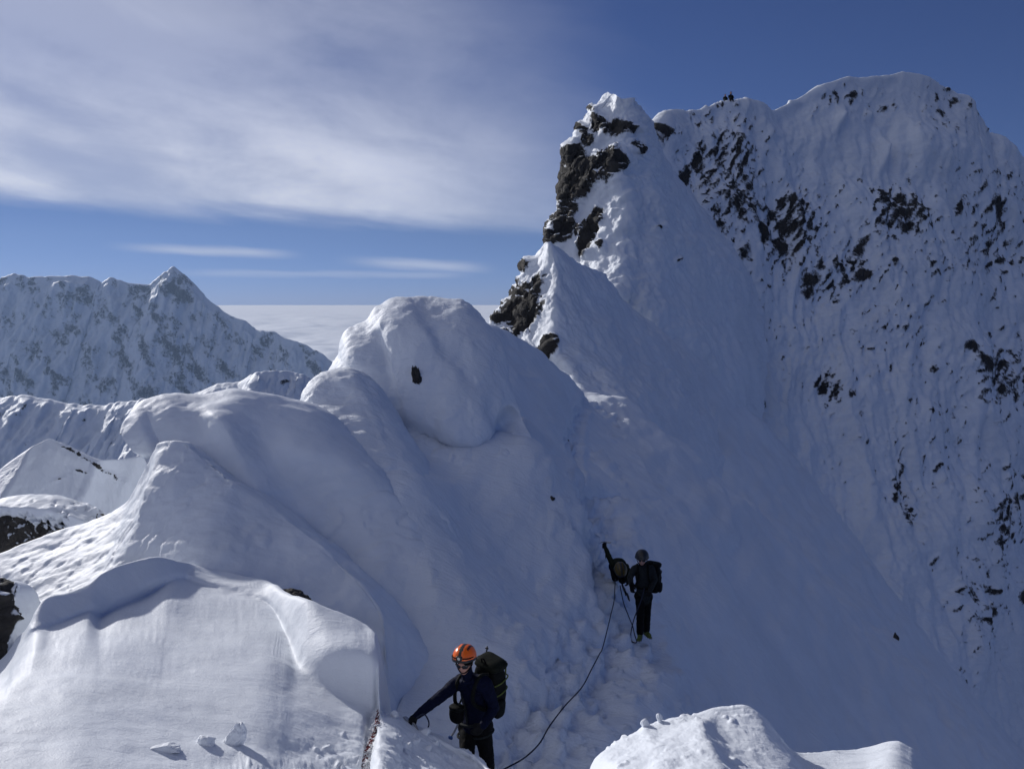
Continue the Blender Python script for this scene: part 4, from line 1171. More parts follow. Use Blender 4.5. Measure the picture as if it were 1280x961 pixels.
def ball(c, r, axes=None, n=16, k=10):
    c = np.array(c, float); r = np.array(r, float) * np.ones(3)
    A = np.eye(3) if axes is None else np.array(axes, float)
    V, Fc = [], []
    for i in range(k + 1):
        t = math.pi * (i + 0.02) / (k + 0.04)
        for j in range(n):
            p = np.array((math.sin(t) * math.cos(2 * math.pi * j / n), math.sin(t) * math.sin(2 * math.pi * j / n), math.cos(t))) * r
            V.append(c + p[0] * A[0] + p[1] * A[1] + p[2] * A[2])
    for i in range(k):
        for j in range(n):
            Fc.append((i * n + j, (i + 1) * n + j, (i + 1) * n + (j + 1) % n, i * n + (j + 1) % n))
    Fc.append(tuple(range(n))); Fc.append(tuple(reversed([k * n + j for j in range(n)])))
    return V, Fc


def join(parts):
    V, Fc = [], []
    for v, f in parts:
        o = len(V); V += [tuple(p) for p in v]; Fc += [tuple(i + o for i in q) for q in f]
    return V, Fc


def tube(path, r, n=8, cap=True):
    """smooth tube through points; r a number or one per point"""
    Pn = np.array(path, float)
    t = np.linspace(0, len(Pn) - 1, max(2, (len(Pn) - 1) * 8 + 1))
    Q = catmull(Pn, t)
    rr = np.interp(t, np.arange(len(Pn)), np.ones(len(Pn)) * r)
    V, Fc = [], []
    d0 = np.gradient(Q, axis=0)
    u = frame_of(d0[0])[0]
    for i, q in enumerate(Q):
        d = unit(d0[i]); u = unit(u - np.dot(u, d) * d); v = np.cross(d, u)
        for j in range(n):
            th = 2 * math.pi * j / n
            V.append(q + (u * math.cos(th) + v * math.sin(th)) * rr[i])
    for i in range(len(Q) - 1):
        for j in range(n):
            Fc.append((i * n + j, i * n + (j + 1) % n, (i + 1) * n + (j + 1) % n, (i + 1) * n + j))
    if cap: Fc.append(tuple(reversed(range(n)))); Fc.append(tuple((len(Q) - 1) * n + j for j in range(n)))
    return V, Fc


def rounded_box(c, axes, half, p=4.0, n=20, taper=0.0, sag=0.0):
    """a stuffed-looking box: superellipsoid in the frame `axes`, taper narrows it upwards"""
    V, Fc = [], []
    A = np.array(axes, float); c = np.array(c, float)
    m = n
    f = lambda x: np.sign(x) * abs(x) ** (2.0 / p)
    for i in range(m + 1):
        t = -math.pi / 2 + math.pi * (i + 0.01) / (m + 0.02)
        for j in range(2 * n):
            a = 2 * math.pi * j / (2 * n)
            x = f(math.cos(t)) * f(math.cos(a)); y = f(math.cos(t)) * f(math.sin(a)); z = f(math.sin(t))
            k = 1 - taper * z
            bulge = 1 + sag * math.sin(3.1 * z + 2.0 * x) * math.cos(4 * y)
            V.append(c + A[0] * x * half[0] * k * bulge + A[1] * y * half[1] * k * bulge + A[2] * z * half[2])
    w = 2 * n
    for i in range(m):
        for j in range(w):
            Fc.append((i * w + j, i * w + (j + 1) % w, (i + 1) * w + (j + 1) % w, (i + 1) * w + j))
    Fc.append(tuple(reversed(range(w)))); Fc.append(tuple(m * w + j for j in range(w)))
    return V, Fc


def figure(name, parent, limbs, blobs_, mats, voxel, smooth=6):
    """one continuous body: limbs (a, b, ra, rb, material[, flat, axis]) and masses fused by voxel remeshing"""
    parts, seg = [], []
    for L in limbs:
        a, b, ra, rb, mi = L[:5]
        parts.append(capsule(a, b, ra, rb, flat=L[5] if len(L) > 5 else 1.0, axis=L[6] if len(L) > 6 else None)); seg.append((np.array(a), np.array(b), ra, rb, mi))
    for (c, r, axes, mi) in blobs_:
        parts.append(ball(c, r, axes)); seg.append((np.array(c), np.array(c) + 1e-4, float(np.mean(r)), float(np.mean(r)), mi))
    V, Fc = join(parts)
    o = mesh_obj(name, V, Fc, mats[0], smooth=False)
    md = o.modifiers.new('r', 'REMESH'); md.mode = 'VOXEL'; md.voxel_size = voxel; md.use_smooth_shade = True
    sm = o.modifiers.new('s', 'SMOOTH'); sm.factor = 0.5; sm.iterations = smooth
    dg = bpy.context.evaluated_depsgraph_get()
    me = bpy.data.meshes.new_from_object(o.evaluated_get(dg))
    o.modifiers.clear(); old = o.data; o.data = me; bpy.data.meshes.remove(old); me.name = name
    me.materials.clear()
    for m in mats: me.materials.append(m)
    n = len(me.vertices); co = np.empty(n * 3, np.float32); me.vertices.foreach_get('co', co); co = co.reshape(-1, 3).astype(float)
    best = np.full(n, 1e9); lab = np.zeros(n, int)
    for (a, b, ra, rb, mi) in seg:
        ab = b - a; t = np.clip(((co - a) @ ab) / (ab @ ab), 0, 1)
        d = np.linalg.norm(co - a - t[:, None] * ab, axis=1) - (ra + (rb - ra) * t)
        k = d < best; best[k] = d[k]; lab[k] = mi
    # small folds in the cloth
    nr = np.empty(n * 3, np.float32); me.vertices.foreach_get('normal', nr); nr = nr.reshape(-1, 3)
    cloth = np.array([0.0 if m is M_skin else 1.0 for m in mats])[lab]
    co = co + nr * ((fbm(co * 9.0, 3, 0.5, ridged=True) - 0.3) * 0.010 * (voxel / 0.008) ** 0.3 * cloth)[:, None]
    me.vertices.foreach_set('co', co.astype(np.float32).reshape(-1))
    ls = np.empty(len(me.loops), np.int32); me.loops.foreach_get('vertex_index', ls)
    st = np.empty(len(me.polygons), np.int32); me.polygons.foreach_get('loop_start', st)
    me.polygons.foreach_set('material_index', lab[ls[st]].astype(np.int32))
    me.polygons.foreach_set('use_smooth', np.ones(len(me.polygons), bool))
    me.update()
    if parent is not None:
        o.parent = parent; o.matrix_parent_inverse = parent.matrix_basis.inverted()
    return o


def hand(wrist, direction, palm_normal, mi, curl=0.7, side=1, size=1.0):
    """palm, four unequal bent fingers and a thumb, as limbs for figure()"""
    d = unit(direction); n = unit(np.array(palm_normal) - np.dot(palm_normal, d) * d); s = np.cross(d, n) * side
    w = np.array(wrist, float); out = []
    k = size
    palm = w + d * 0.085 * k
    for q in (-0.028, -0.009, 0.010, 0.029):
        out.append((w + d * 0.01 * k + s * q * 0.6 * k, palm + s * q * k, 0.020 * k, 0.016 * k, mi))
    for q, L in ((-0.030, 0.060), (-0.010, 0.078), (0.010, 0.085), (0.030, 0.075)):
        p0 = palm + s * q * k
        d1 = unit(d * math.cos(curl * 0.6) + n * math.sin(curl * 0.6)); p1 = p0 + d1 * L * 0.5 * k
        d2 = unit(d * math.cos(curl * 1.7) + n * math.sin(curl * 1.7)); p2 = p1 + d2 * L * 0.5 * k
        out += [(p0, p1, 0.0125 * k, 0.0115 * k, mi), (p1, p2, 0.0115 * k, 0.010 * k, mi)]
    t0 = w + d * 0.03 * k + s * 0.03 * k; t1 = t0 + unit(d * 0.6 + s * 0.7 + n * 0.4) * 0.04 * k; t2 = t1 + unit(d * 0.8 + n * 0.7) * 0.035 * k
    out += [(t0, t1, 0.015 * k, 0.0135 * k, mi), (t1, t2, 0.0135 * k, 0.011 * k, mi)]
    return out


def head_shape(c, f, up, mi_skin, mi_hair, k=1.0):
    """skull, jaw, nose, brow, lips, ears as masses; f = gaze direction"""
    f = unit(f); up = unit(np.array(up) - np.dot(up, f) * f); s = np.cross(f, up)
    A = (s, f, up); c = np.array(c, float)
    P3 = lambda x, y, z: c + (s * x + f * y + up * z) * k
    return [(P3(0, -0.005, 0.02), np.array((0.075, 0.092, 0.095)) * k, A, mi_hair), (P3(0, 0.030, -0.035), np.array((0.062, 0.062, 0.085)) * k, A, mi_skin),
            (P3(0, 0.060, -0.092), np.array((0.034, 0.030, 0.026)) * k, A, mi_skin), (P3(0, 0.098, -0.022), np.array((0.014, 0.020, 0.026)) * k, A, mi_skin),
            (P3(0, 0.086, 0.018), np.array((0.048, 0.016, 0.012)) * k, A, mi_skin), (P3(0, 0.086, -0.062), np.array((0.025, 0.012, 0.007)) * k, A, mi_skin),
            (P3(0.075, -0.005, -0.02), np.array((0.012, 0.022, 0.032)) * k, A, mi_skin), (P3(-0.075, -0.005, -0.02), np.array((0.012, 0.022, 0.032)) * k, A, mi_skin)]


def helmet(parent, c, f, up, m_shell, m_band, k=1.0, lamp=True):
    f = unit(f); up = unit(np.array(up) - np.dot(up, f) * f); s = np.cross(f, up); c = np.array(c, float)
    V, Fc, mi = [], [], []
    n, m = 40, 18
    for i in range(m + 1):
        t = math.pi * 0.57 * i / m
        for j in range(n):
            a = 2 * math.pi * j / n
            x, y, z = math.sin(t) * math.cos(a), math.sin(t) * math.sin(a), math.cos(t)
            r = 1.0 + 0.035 * (1 if abs(x) > 0.22 and abs(x) < 0.62 else 0) * math.sin(t)
            flare = 1.0 + 0.05 * max(0, i - m + 2)
            V.append(c + (s * x * 0.118 * r * flare + f * y * 0.142 * r * flare + up * (z * 0.118 * r - (0.02 if y < -0.3 and i > m - 3 else 0))) * k)
    for i in range(m):
        for j in range(n):
            Fc.append((i * n + j, i * n + (j + 1) % n, (i + 1) * n + (j + 1) % n, (i + 1) * n + j))
            a = 2 * math.pi * (j + 0.5) / n; t = math.pi * 0.57 * (i + 0.5) / m
            x = math.sin(t) * math.cos(a); y = math.sin(t) * math.sin(a)
            vent = (0.42 < abs(x) < 0.56 and -0.55 < y < 0.5 and 3 < i < m - 5)
            mi.append(1 if (abs(x) < 0.17 or i >= m - 2 or vent) else 0)
    o = mesh_obj('helmet', V, Fc, m_shell, parent, True, [m_shell, m_band], mi)
    sd = o.modifiers.new('t', 'SOLIDIFY'); sd.thickness = 0.012 * k; sd.offset = -1
    # chin strap
    P3 = lambda x, y, z: c + (s * x + f * y + up * z) * k
    v, fc = tube([P3(-0.105, 0.0, -0.02), P3(-0.085, 0.02, -0.10), P3(-0.03, 0.05, -0.165), P3(0.03, 0.05, -0.165), P3(0.085, 0.02, -0.10), P3(0.105, 0.0, -0.02)], 0.008 * k)
    mesh_obj('chin_strap', v, fc, M_black, o)
    if lamp:
        v, fc = rounded_box(P3(0.0, 0.150, 0.025), (s, f, up), (0.036 * k, 0.020 * k, 0.024 * k), 5, 8)
        lamp_o = mesh_obj('headlamp', v, fc, M_shell, o)
        v, fc = ball(P3(0.0, 0.170, 0.025), (0.018 * k, 0.006 * k, 0.018 * k), (s, f, up), 12, 6)
        mesh_obj('lamp_lens', v, fc, M_glass, o)
        v, fc = tube([P3(-0.12, 0.04, 0.02), P3(-0.09, 0.125, 0.022), P3(0, 0.158, 0.025), P3(0.09, 0.125, 0.022), P3(0.12, 0.04, 0.02)], 0.007 * k)
        mesh_obj('lamp_strap', v, fc, M_black, o)
    return o


def sunglasses(parent, c, f, up, k=1.0):
    f = unit(f); up = unit(np.array(up) - np.dot(up, f) * f); s = np.cross(f, up); c = np.array(c, float)
    P3 = lambda x, y, z: c + (s * x + f * y + up * z) * k
    v, fc = join([rounded_box(P3(q, 0.100 - 0.012, 0.0), (unit(s * 1 - f * 0.35 * np.sign(q)), unit(f + s * 0.35 * np.sign(q)), up), (0.033 * k, 0.007 * k, 0.023 * k), 3, 8) for q in (-0.036, 0.036)] +
                 [tube([P3(-0.07, 0.08, 0.008), P3(-0.082, 0.03, 0.008), P3(-0.082, -0.02, 0.0)], 0.005 * k), tube([P3(0.07, 0.08, 0.008), P3(0.082, 0.03, 0.008), P3(0.082, -0.02, 0.0)], 0.005 * k),
                  tube([P3(-0.02, 0.10, 0.006), P3(0, 0.104, 0.008), P3(0.02, 0.10, 0.006)], 0.004 * k)])
    return mesh_obj('sunglasses', v, fc, M_lens, parent)


def backpack(c, back, up, label, size=(0.17, 0.13, 0.30), lid=None, shoulders=None, k=1.0, webbing=None):
    """back = from the wearer's spine outwards"""
    b = unit(back); u = unit(np.array(up) - np.dot(up, b) * b); s = np.cross(u, b); A = (s, b, u); c = np.array(c, float)
    sx, sy, sz = size
    P3 = lambda x, y, z: c + s * x + b * y + u * z
    root = empty('backpack', P3(0, 0, -sz), label, 'backpack')
    webbing = webbing or M_lime
    v, fc = rounded_box(c, A, (sx, sy, sz), 4.5, 18, 0.06, 0.05)
    mesh_obj('pack_body', v, fc, M_pack, root)
    v, fc = rounded_box(P3(0, 0.0, sz + 0.02), A, (sx * 0.98, sy * 1.02, 0.05), 4, 12, 0.1, 0.06)
    mesh_obj('lid', v, fc, lid or M_packtop, root)
    v, fc = rounded_box(P3(0, sy * 1.0, -sz * 0.25), A, (sx * 0.72, 0.045, sz * 0.55), 4, 12, 0.05, 0.05)
    mesh_obj('front_pocket', v, fc, M_pack, root)
    for q in (-1, 1):
        v, fc = rounded_box(P3(q * sx * 1.0, 0.0, -sz * 0.55), A, (0.04, sy * 0.6, sz * 0.36), 3.5, 10, -0.05)
        mesh_obj('side_pocket', v, fc, M_pack, root)
        for h in (0.45, 0.0):
            v, fc = tube([P3(q * sx * 0.98, -sy * 0.8, sz * h), P3(q * sx * 1.06, 0, sz * (h + 0.04)), P3(q * sx * 0.9, sy * 0.98, sz * (h + 0.1)), P3(q * sx * 0.5, sy * 1.12, sz * (h + 0.12))], 0.008)
            mesh_obj('compression_strap', v, fc, webbing, root)
        v, fc = tube([P3(q * sx * 0.55, sy * 1.1, sz * 1.05), P3(q * sx * 0.55, sy * 1.18, sz * 0.6), P3(q * sx * 0.5, sy * 1.15, sz * 0.1), P3(q * sx * 0.52, sy * 1.2, -sz * 0.6)], 0.009)
        mesh_obj('tool_strap', v, fc, webbing, root)
    v, fc = tube([P3(-0.03, -sy * 0.9, sz + 0.05), P3(-0.02, -sy * 1.1, sz + 0.11), P3(0.02, -sy * 1.1, sz + 0.11), P3(0.03, -sy * 0.9, sz + 0.05)], 0.009)
    mesh_obj('grab_loop', v, fc, M_black, root)
    # stowed pole with its point above the lid
    v, fc = join([tube([P3(sx * 1.02, sy * 0.55, -sz * 0.7), P3(sx * 1.0, sy * 0.7, sz * 0.4), P3(sx * 0.96, sy * 0.8, sz * 1.33)], 0.008), tube([P3(sx * 0.86, sy * 0.8, sz * 1.24), P3(sx * 0.96, sy * 0.8, sz * 1.27), P3(sx * 1.10, sy * 0.8, sz * 1.22)], 0.008)])
    mesh_obj('stowed_tool', v, fc, M_shell, root)
    v, fc = tube([P3(sx * 0.8, sy * 0.3, -sz * 0.95), P3(sx * 0.86, sy * 0.3, -sz * 1.15), P3(sx * 0.95, sy * 0.25, -sz * 1.38)], 0.007)
    mesh_obj('loose_strap', v, fc, M_black, root)
    if shoulders:
        for path in shoulders:
            v, fc = tube(path, 0.021)
            mesh_obj('shoulder_strap', v, fc, M_pack, root)
    return root


def boot(parent, ankle, toe_dir, m, k=1.0, crampon=True):
    d = unit((toe_dir[0], toe_dir[1], 0.0)); s = np.array((d[1], -d[0], 0)); a = np.array(ankle, float); z = np.array((0, 0, 1.0))
    v, fc = join([capsule(a + z * 0.10 * k, a - z * 0.04 * k, 0.058 * k, 0.055 * k), capsule(a - d * 0.035 * k - z * 0.05 * k, a + d * 0.15 * k - z * 0.06 * k, 0.046 * k, 0.038 * k, flat=0.9),
                  rounded_box(a + d * 0.06 * k - z * 0.095 * k, (d, s, z), (0.145 * k, 0.047 * k, 0.016 * k), 4, 10)])
    o = mesh_obj('boot', v, fc, m, parent)
    if crampon:
        pts = []
        for q in (-0.06, 0.0, 0.07, 0.14):
            for e in (-1, 1):
                p = a + d * q * k + s * 0.042 * e * k - z * 0.105 * k
                pts.append(capsule(p, p - z * 0.035 * k, 0.006 * k, 0.002 * k, 6, 2))
        for e in (-1, 1):
            p = a + d * 0.17 * k + s * 0.025 * e * k - z * 0.10 * k
            pts.append(capsule(p, p + d * 0.05 * k - z * 0.015 * k, 0.007 * k, 0.002 * k, 6, 2))
        pts.append(tube([a - d * 0.08 * k - z * 0.10 * k + s * 0.045 * k, a + d * 0.2 * k - z * 0.10 * k + s * 0.03 * k, a + d * 0.2 * k - z * 0.10 * k - s * 0.03 * k, a - d * 0.08 * k - z * 0.10 * k - s * 0.045 * k], 0.006 * k, 6))
        v, fc = join(pts); mesh_obj('crampon', v, fc, M_metal, o)
    return o


def ice_axe(head_at, head_dir, shaft_dir, label, length=0.55):
    h = unit(head_dir); d = unit(shaft_dir); p = np.array(head_at, float); s = np.cross(h, d)
    root = empty('ice_axe', p + d * length, label, 'ice axe')
    v, fc = tube([p, p + d * length * 0.5, p + d * (length - 0.06), p + d * length], [0.013, 0.0125, 0.0125, 0.005])
    mesh_obj('shaft', v, fc, M_shell, root)
    v, fc = tube([p - h * 0.02, p + h * 0.06 - d * 0.004, p + h * 0.12 + d * 0.015, p + h * 0.165 + d * 0.045], [0.014, 0.011, 0.008, 0.003])
    mesh_obj('pick', v, fc, M_metal, root)
    w = p - h * 0.10 + d * 0.012
    v, fc = rounded_box(p - h * 0.075 + d * 0.004, (h, s, d), (0.055, 0.026, 0.006), 4, 8)
    mesh_obj('adze', v, fc, M_metal, root)
    return root


# ------------------------------------------------------------------ first climber, coming up out of the notch
def build_first_climber():
    base = P(600, 984, 8.95)
    root = empty('person', base, 'climber in orange helmet and navy jacket leaning on an ice axe by the lip', 'person', 'roped climbers on the ridge')
    pelvis, waist, chest, neck = P(594, 901, 8.86), P(593, 884, 8.80), P(591, 864, 8.74), P(585, 847, 8.66)
    head = P(581, 826, 8.58)
    rs, ls = P(573, 852, 8.80), P(607, 855, 8.60)
    re, rw = P(546, 874, 8.52), P(522, 893, 8.36)
    le, lw = P(618, 884, 8.66), P(604, 906, 8.48)
    rh, lh = P(586, 906, 8.93), P(602, 906, 8.80)
    rk, ra = P(583, 950, 8.62), P(592, 974, 8.90)
    lk, la = P(609, 948, 8.82), P(612, 980, 9.14)
    f = unit((-0.62, -0.72, -0.2)); up = unit(neck - pelvis)
    N, B, G_, S, H = 0, 1, 2, 3, 4
    mats = [M_navy, M_black, M_glove, M_skin, M_black]
    side = unit(ls - rs)
    limbs = [(pelvis, waist, 0.145, 0.135, N, 0.80, f), (waist, chest, 0.135, 0.155, N, 0.78, f), (chest, neck - up * 0.05, 0.15, 0.085, N, 0.8, f),
             (rs + side * 0.05, ls - side * 0.05, 0.095, 0.095, N), (neck - up * 0.04, head - up * 0.03, 0.062, 0.058, N),
             (rs, re, 0.075, 0.055, N), (re, rw, 0.057, 0.042, N), (ls, le, 0.075, 0.056, N), (le, lw, 0.057, 0.042, N),
             (rh, lh, 0.125, 0.125, B), (rh, rk, 0.105, 0.075, B), (rk, ra, 0.075, 0.06, B), (lh, lk, 0.105, 0.075, B), (lk, la, 0.075, 0.06, B)]
    limbs += hand(rw, unit(P(513, 900, 8.33) - rw), (0.1, 0.2, -1), G_, 0.95, 1)
    limbs += hand(lw, unit(P(596, 913, 8.42) - lw), (-0.4, 0.6, -0.5), G_, 0.9, -1)
    hf = unit((-0.32, -0.92, -0.24)); hup = unit((-0.06, -0.12, 0.98))
    figure('body', root, limbs, head_shape(head, hf, hup, S, H), mats, 0.0085)
    hu = unit(hup - np.dot(hup, hf) * hf)
    helmet(root, head + hu * 0.056 - hf * 0.010, unit(hf + hu * 0.30), hu, M_orange, M_shell, 0.94)
    sunglasses(root, head - hu * 0.004, hf, hu)
    boot(root, ra, (-0.5, -0.8), M_boot); boot(root, la, (-0.4, -0.9), M_boot)
    # collar, harness belt with leg loops
    V, Fc = tube([neck + f * 0.075 - up * 0.02, neck + side * 0.085 - up * 0.03, neck - f * 0.07, neck - side * 0.085 - up * 0.03, neck + f * 0.075 - up * 0.02], 0.028)
    mesh_obj('collar', V, Fc, M_navy, root)
    ring = lambda c, r1, r2, d1, d2, rad: tube([c + d1 * r1 * math.cos(t) + d2 * r2 * math.sin(t) for t in np.linspace(0, 2 * math.pi, 13)], rad)
    V, Fc = join([ring(pelvis + up * 0.03, 0.155, 0.135, side, f, 0.017), ring(rh + (rk - rh) * 0.22, 0.11, 0.11, side, f, 0.013), ring(lh + (lk - lh) * 0.22, 0.11, 0.11, side, f, 0.013)])
    mesh_obj('harness', V, Fc, M_grey, root)
    # backpack on his back
    back = unit((0.66, 0.74, 0.05))
    spine = unit(neck - waist)
    c = P(611.5, 860, 8.92)
    st = []
    for sh, q in ((rs, 1), (ls, -1)):
        m = sh + side * 0.06 * q
        st.append([m - f * 0.12 + up * 0.05, m + up * 0.10, m + f * 0.11 + up * 0.0, m + f * 0.15 - up * 0.16, m - side * 0.05 * q + f * 0.06 - up * 0.32])
    backpack(c, back, unit(spine + np.array((0.10, 0.05, 0.2))), 'black backpack with olive lid and lime straps on the climber in the orange helmet', (0.165, 0.125, 0.30), None, st)
    # pouch and screws hanging from the harness
    pc = P(571, 892, 8.66)
    pr = empty('pouch', pc - np.array((0, 0, 0.11)), 'black padded pouch hanging at the hip of the climber in the orange helmet', 'pouch')
    A = (unit((0.8, -0.6, 0)), unit((0.6, 0.8, 0)), np.array((0, 0, 1.0)))
    V, Fc = rounded_box(pc, A, (0.075, 0.06, 0.095), 3.5, 12, -0.04, 0.05); mesh_obj('pouch_body', V, Fc, M_black, pr)
    V, Fc = rounded_box(pc + np.array((0, -0.005, 0.075)), A, (0.08, 0.066, 0.03), 3, 10); mesh_obj('flap', V, Fc, M_pack, pr)
    V, Fc = tube([pc + np.array((0.02, -0.02, 0.1)), pc + np.array((0.07, 0.02, 0.16)), pelvis + f * 0.12 + up * 0.05], 0.010); mesh_obj('sling', V, Fc, M_grey, pr)
    hs = P(572, 906, 8.60)
    pr = empty('ice_screw', hs - np.array((0.05, 0, 0.16)), 'steel ice screw with blue hanger dangling below the black pouch', 'ice screw')
    V, Fc = tube([hs, hs + np.array((-0.035, 0, -0.07)), hs + np.array((-0.07, -0.01, -0.12))], 0.011); mesh_obj('screw_tube', V, Fc, M_metal, pr)
    V, Fc = rounded_box(hs + np.array((-0.075, -0.01, -0.13)), A, (0.028, 0.012, 0.022), 3, 8); mesh_obj('hanger', V, Fc, plain('blue_hanger', (0.04, 0.09, 0.25), 0.4), pr)
    V, Fc = tube([hs + np.array((0.02, 0.03, 0.12)), hs + np.array((0.005, 0.01, 0.06)), hs], 0.007); mesh_obj('clip', V, Fc, M_metal, pr)
    # ice axe under the right hand, shaft in the snow of the lip
    hp = P(514, 902, 8.325)
    ax = ice_axe(hp, unit((0.62, -0.75, -0.1)), unit((-0.12, -0.18, -1.0)), 'ice axe under the gloved hand, its shaft pushed into the sunlit lip', 0.55)
    V, Fc = tube([hp + np.array((0.02, 0, 0.02)), P(529, 892, 8.30), P(535, 899, 8.28), P(536, 906, 8.27), P(533, 913, 8.26)], 0.0075)
    mesh_obj('leash', V, Fc, M_rope, ax)
    return pelvis


# ------------------------------------------------------------------ second climber, standing on the track
def build_second_climber():
    Y = 16.05
    la, ra = P(808, 786.5, Y + 0.22), P(800, 790, Y)
    root = empty('person', (ra + la) / 2 - np.array((0, 0, 0.1)), 'climber in grey jacket and black trousers standing upright in the track with a pack', 'person', 'roped climbers on the ridge')
    pelvis, waist, chest, neck, head = P(805, 742, Y + 0.08), P(805, 732, Y + 0.05), P(804, 718, Y), P(803, 706.5, Y - 0.04), P(802.5, 697.5, Y - 0.08)
    rs, re, rw = P(793, 711, Y + 0.02), P(787.5, 722, Y - 0.08), P(789.5, 732, Y - 0.30)
    ls, le, lw = P(814, 711, Y - 0.02), P(818.5, 724, Y + 0.02), P(813, 737, Y - 0.16)
    rh, lh = P(800, 745, Y + 0.06), P(809, 745, Y + 0.10)
    rk, lk = P(800.5, 766, Y - 0.06), P(808.5, 765, Y + 0.08)
    f = unit((-0.12, -0.98, 0)); up = unit(neck - pelvis); side = unit(ls - rs)
    J, B, G_, S, H = range(5)
    limbs = [(pelvis, waist, 0.155, 0.14, J, 0.78, f), (waist, chest, 0.14, 0.16, J, 0.75, f), (chest, neck - up * 0.06, 0.15, 0.08, J, 0.8, f), (rs + side * 0.05, ls - side * 0.05, 0.09, 0.09, J),
             (neck - up * 0.03, head - up * 0.03, 0.062, 0.06, J), (rs, re, 0.072, 0.056, J), (re, rw, 0.057, 0.044, J), (ls, le, 0.072, 0.056, J), (le, lw, 0.057, 0.044, J),
             (rh, lh, 0.115, 0.115, B), (rh, rk, 0.10, 0.075, B), (rk, ra, 0.078, 0.068, B), (lh, lk, 0.10, 0.075, B), (lk, la, 0.078, 0.068, B), (pelvis - up * 0.02, pelvis - up * 0.10, 0.15, 0.14, J, 0.8, f)]
    limbs += hand(rw, (0.15, -0.3, -0.95), (0.3, 0.9, 0), G_, 0.8, 1) + hand(lw, (-0.4, -0.4, -0.8), (0, 0.9, -0.3), G_, 0.8, -1)
    hf = unit((-0.2, -0.95, -0.25)); hup = np.array((0, 0, 1.0))
    figure('body', root, limbs, head_shape(head, hf, hup, S, H), [M_grey, M_black, M_glove, M_skin, M_black], 0.010)
    hu = unit(hup - np.dot(hup, hf) * hf)
    helmet(root, head + hu * 0.045, unit(hf + hu * 0.2), hu, M_greyshell, M_shell, 1.0, False)
    sunglasses(root, head - hu * 0.004, hf, hu)
    boot(root, ra, (-0.25, -0.95), M_bootgreen); boot(root, la, (0.25, -0.95), M_bootgreen)
    ring = lambda c, r1, r2, rad: tube([c + side * r1 * math.cos(t) + f * r2 * math.sin(t) for t in np.linspace(0, 2 * math.pi, 13)], rad)
    V, Fc = join([ring(waist - up * 0.02, 0.16, 0.128, 0.018)]); mesh_obj('harness', V, Fc, M_black, root)
    st = []
    for sh, q in ((rs, 1), (ls, -1)):
        m = sh + side * 0.06 * q
        st.append([m - f * 0.12 + up * 0.05, m + up * 0.095, m + f * 0.10 + up * 0.0, m + f * 0.14 - up * 0.15, m - side * 0.05 * q + f * 0.05 - up * 0.32])
    backpack(P(815.5, 723, Y + 0.28), unit((0.45, 0.9, 0)), (0.03, 0.02, 1), 'dark backpack worn by the climber standing in the track', (0.16, 0.12, 0.27), M_pack, st, 1.0, M_grey)
    gv = P(789.5, 729, Y - 0.36)
    gl = empty('mitten', gv - np.array((0, 0, 0.12)), 'black mitten with pale cuff dangling in front of the standing climber', 'mitten')
    V, Fc = join([capsule(gv + np.array((0, 0, 0.03)), gv - np.array((0, 0, 0.09)), 0.05, 0.06, flat=0.6), capsule(gv + np.array((0.03, 0, -0.02)), gv + np.array((0.075, 0, -0.06)), 0.025, 0.02)])
    mesh_obj('mitten_shell', V, Fc, M_black, gl)
    V, Fc = capsule(gv + np.array((0, 0, 0.10)), gv + np.array((0, 0, 0.045)), 0.05, 0.05, flat=0.6); mesh_obj('cuff', V, Fc, M_grey, gl)
    return waist + f * 0.14


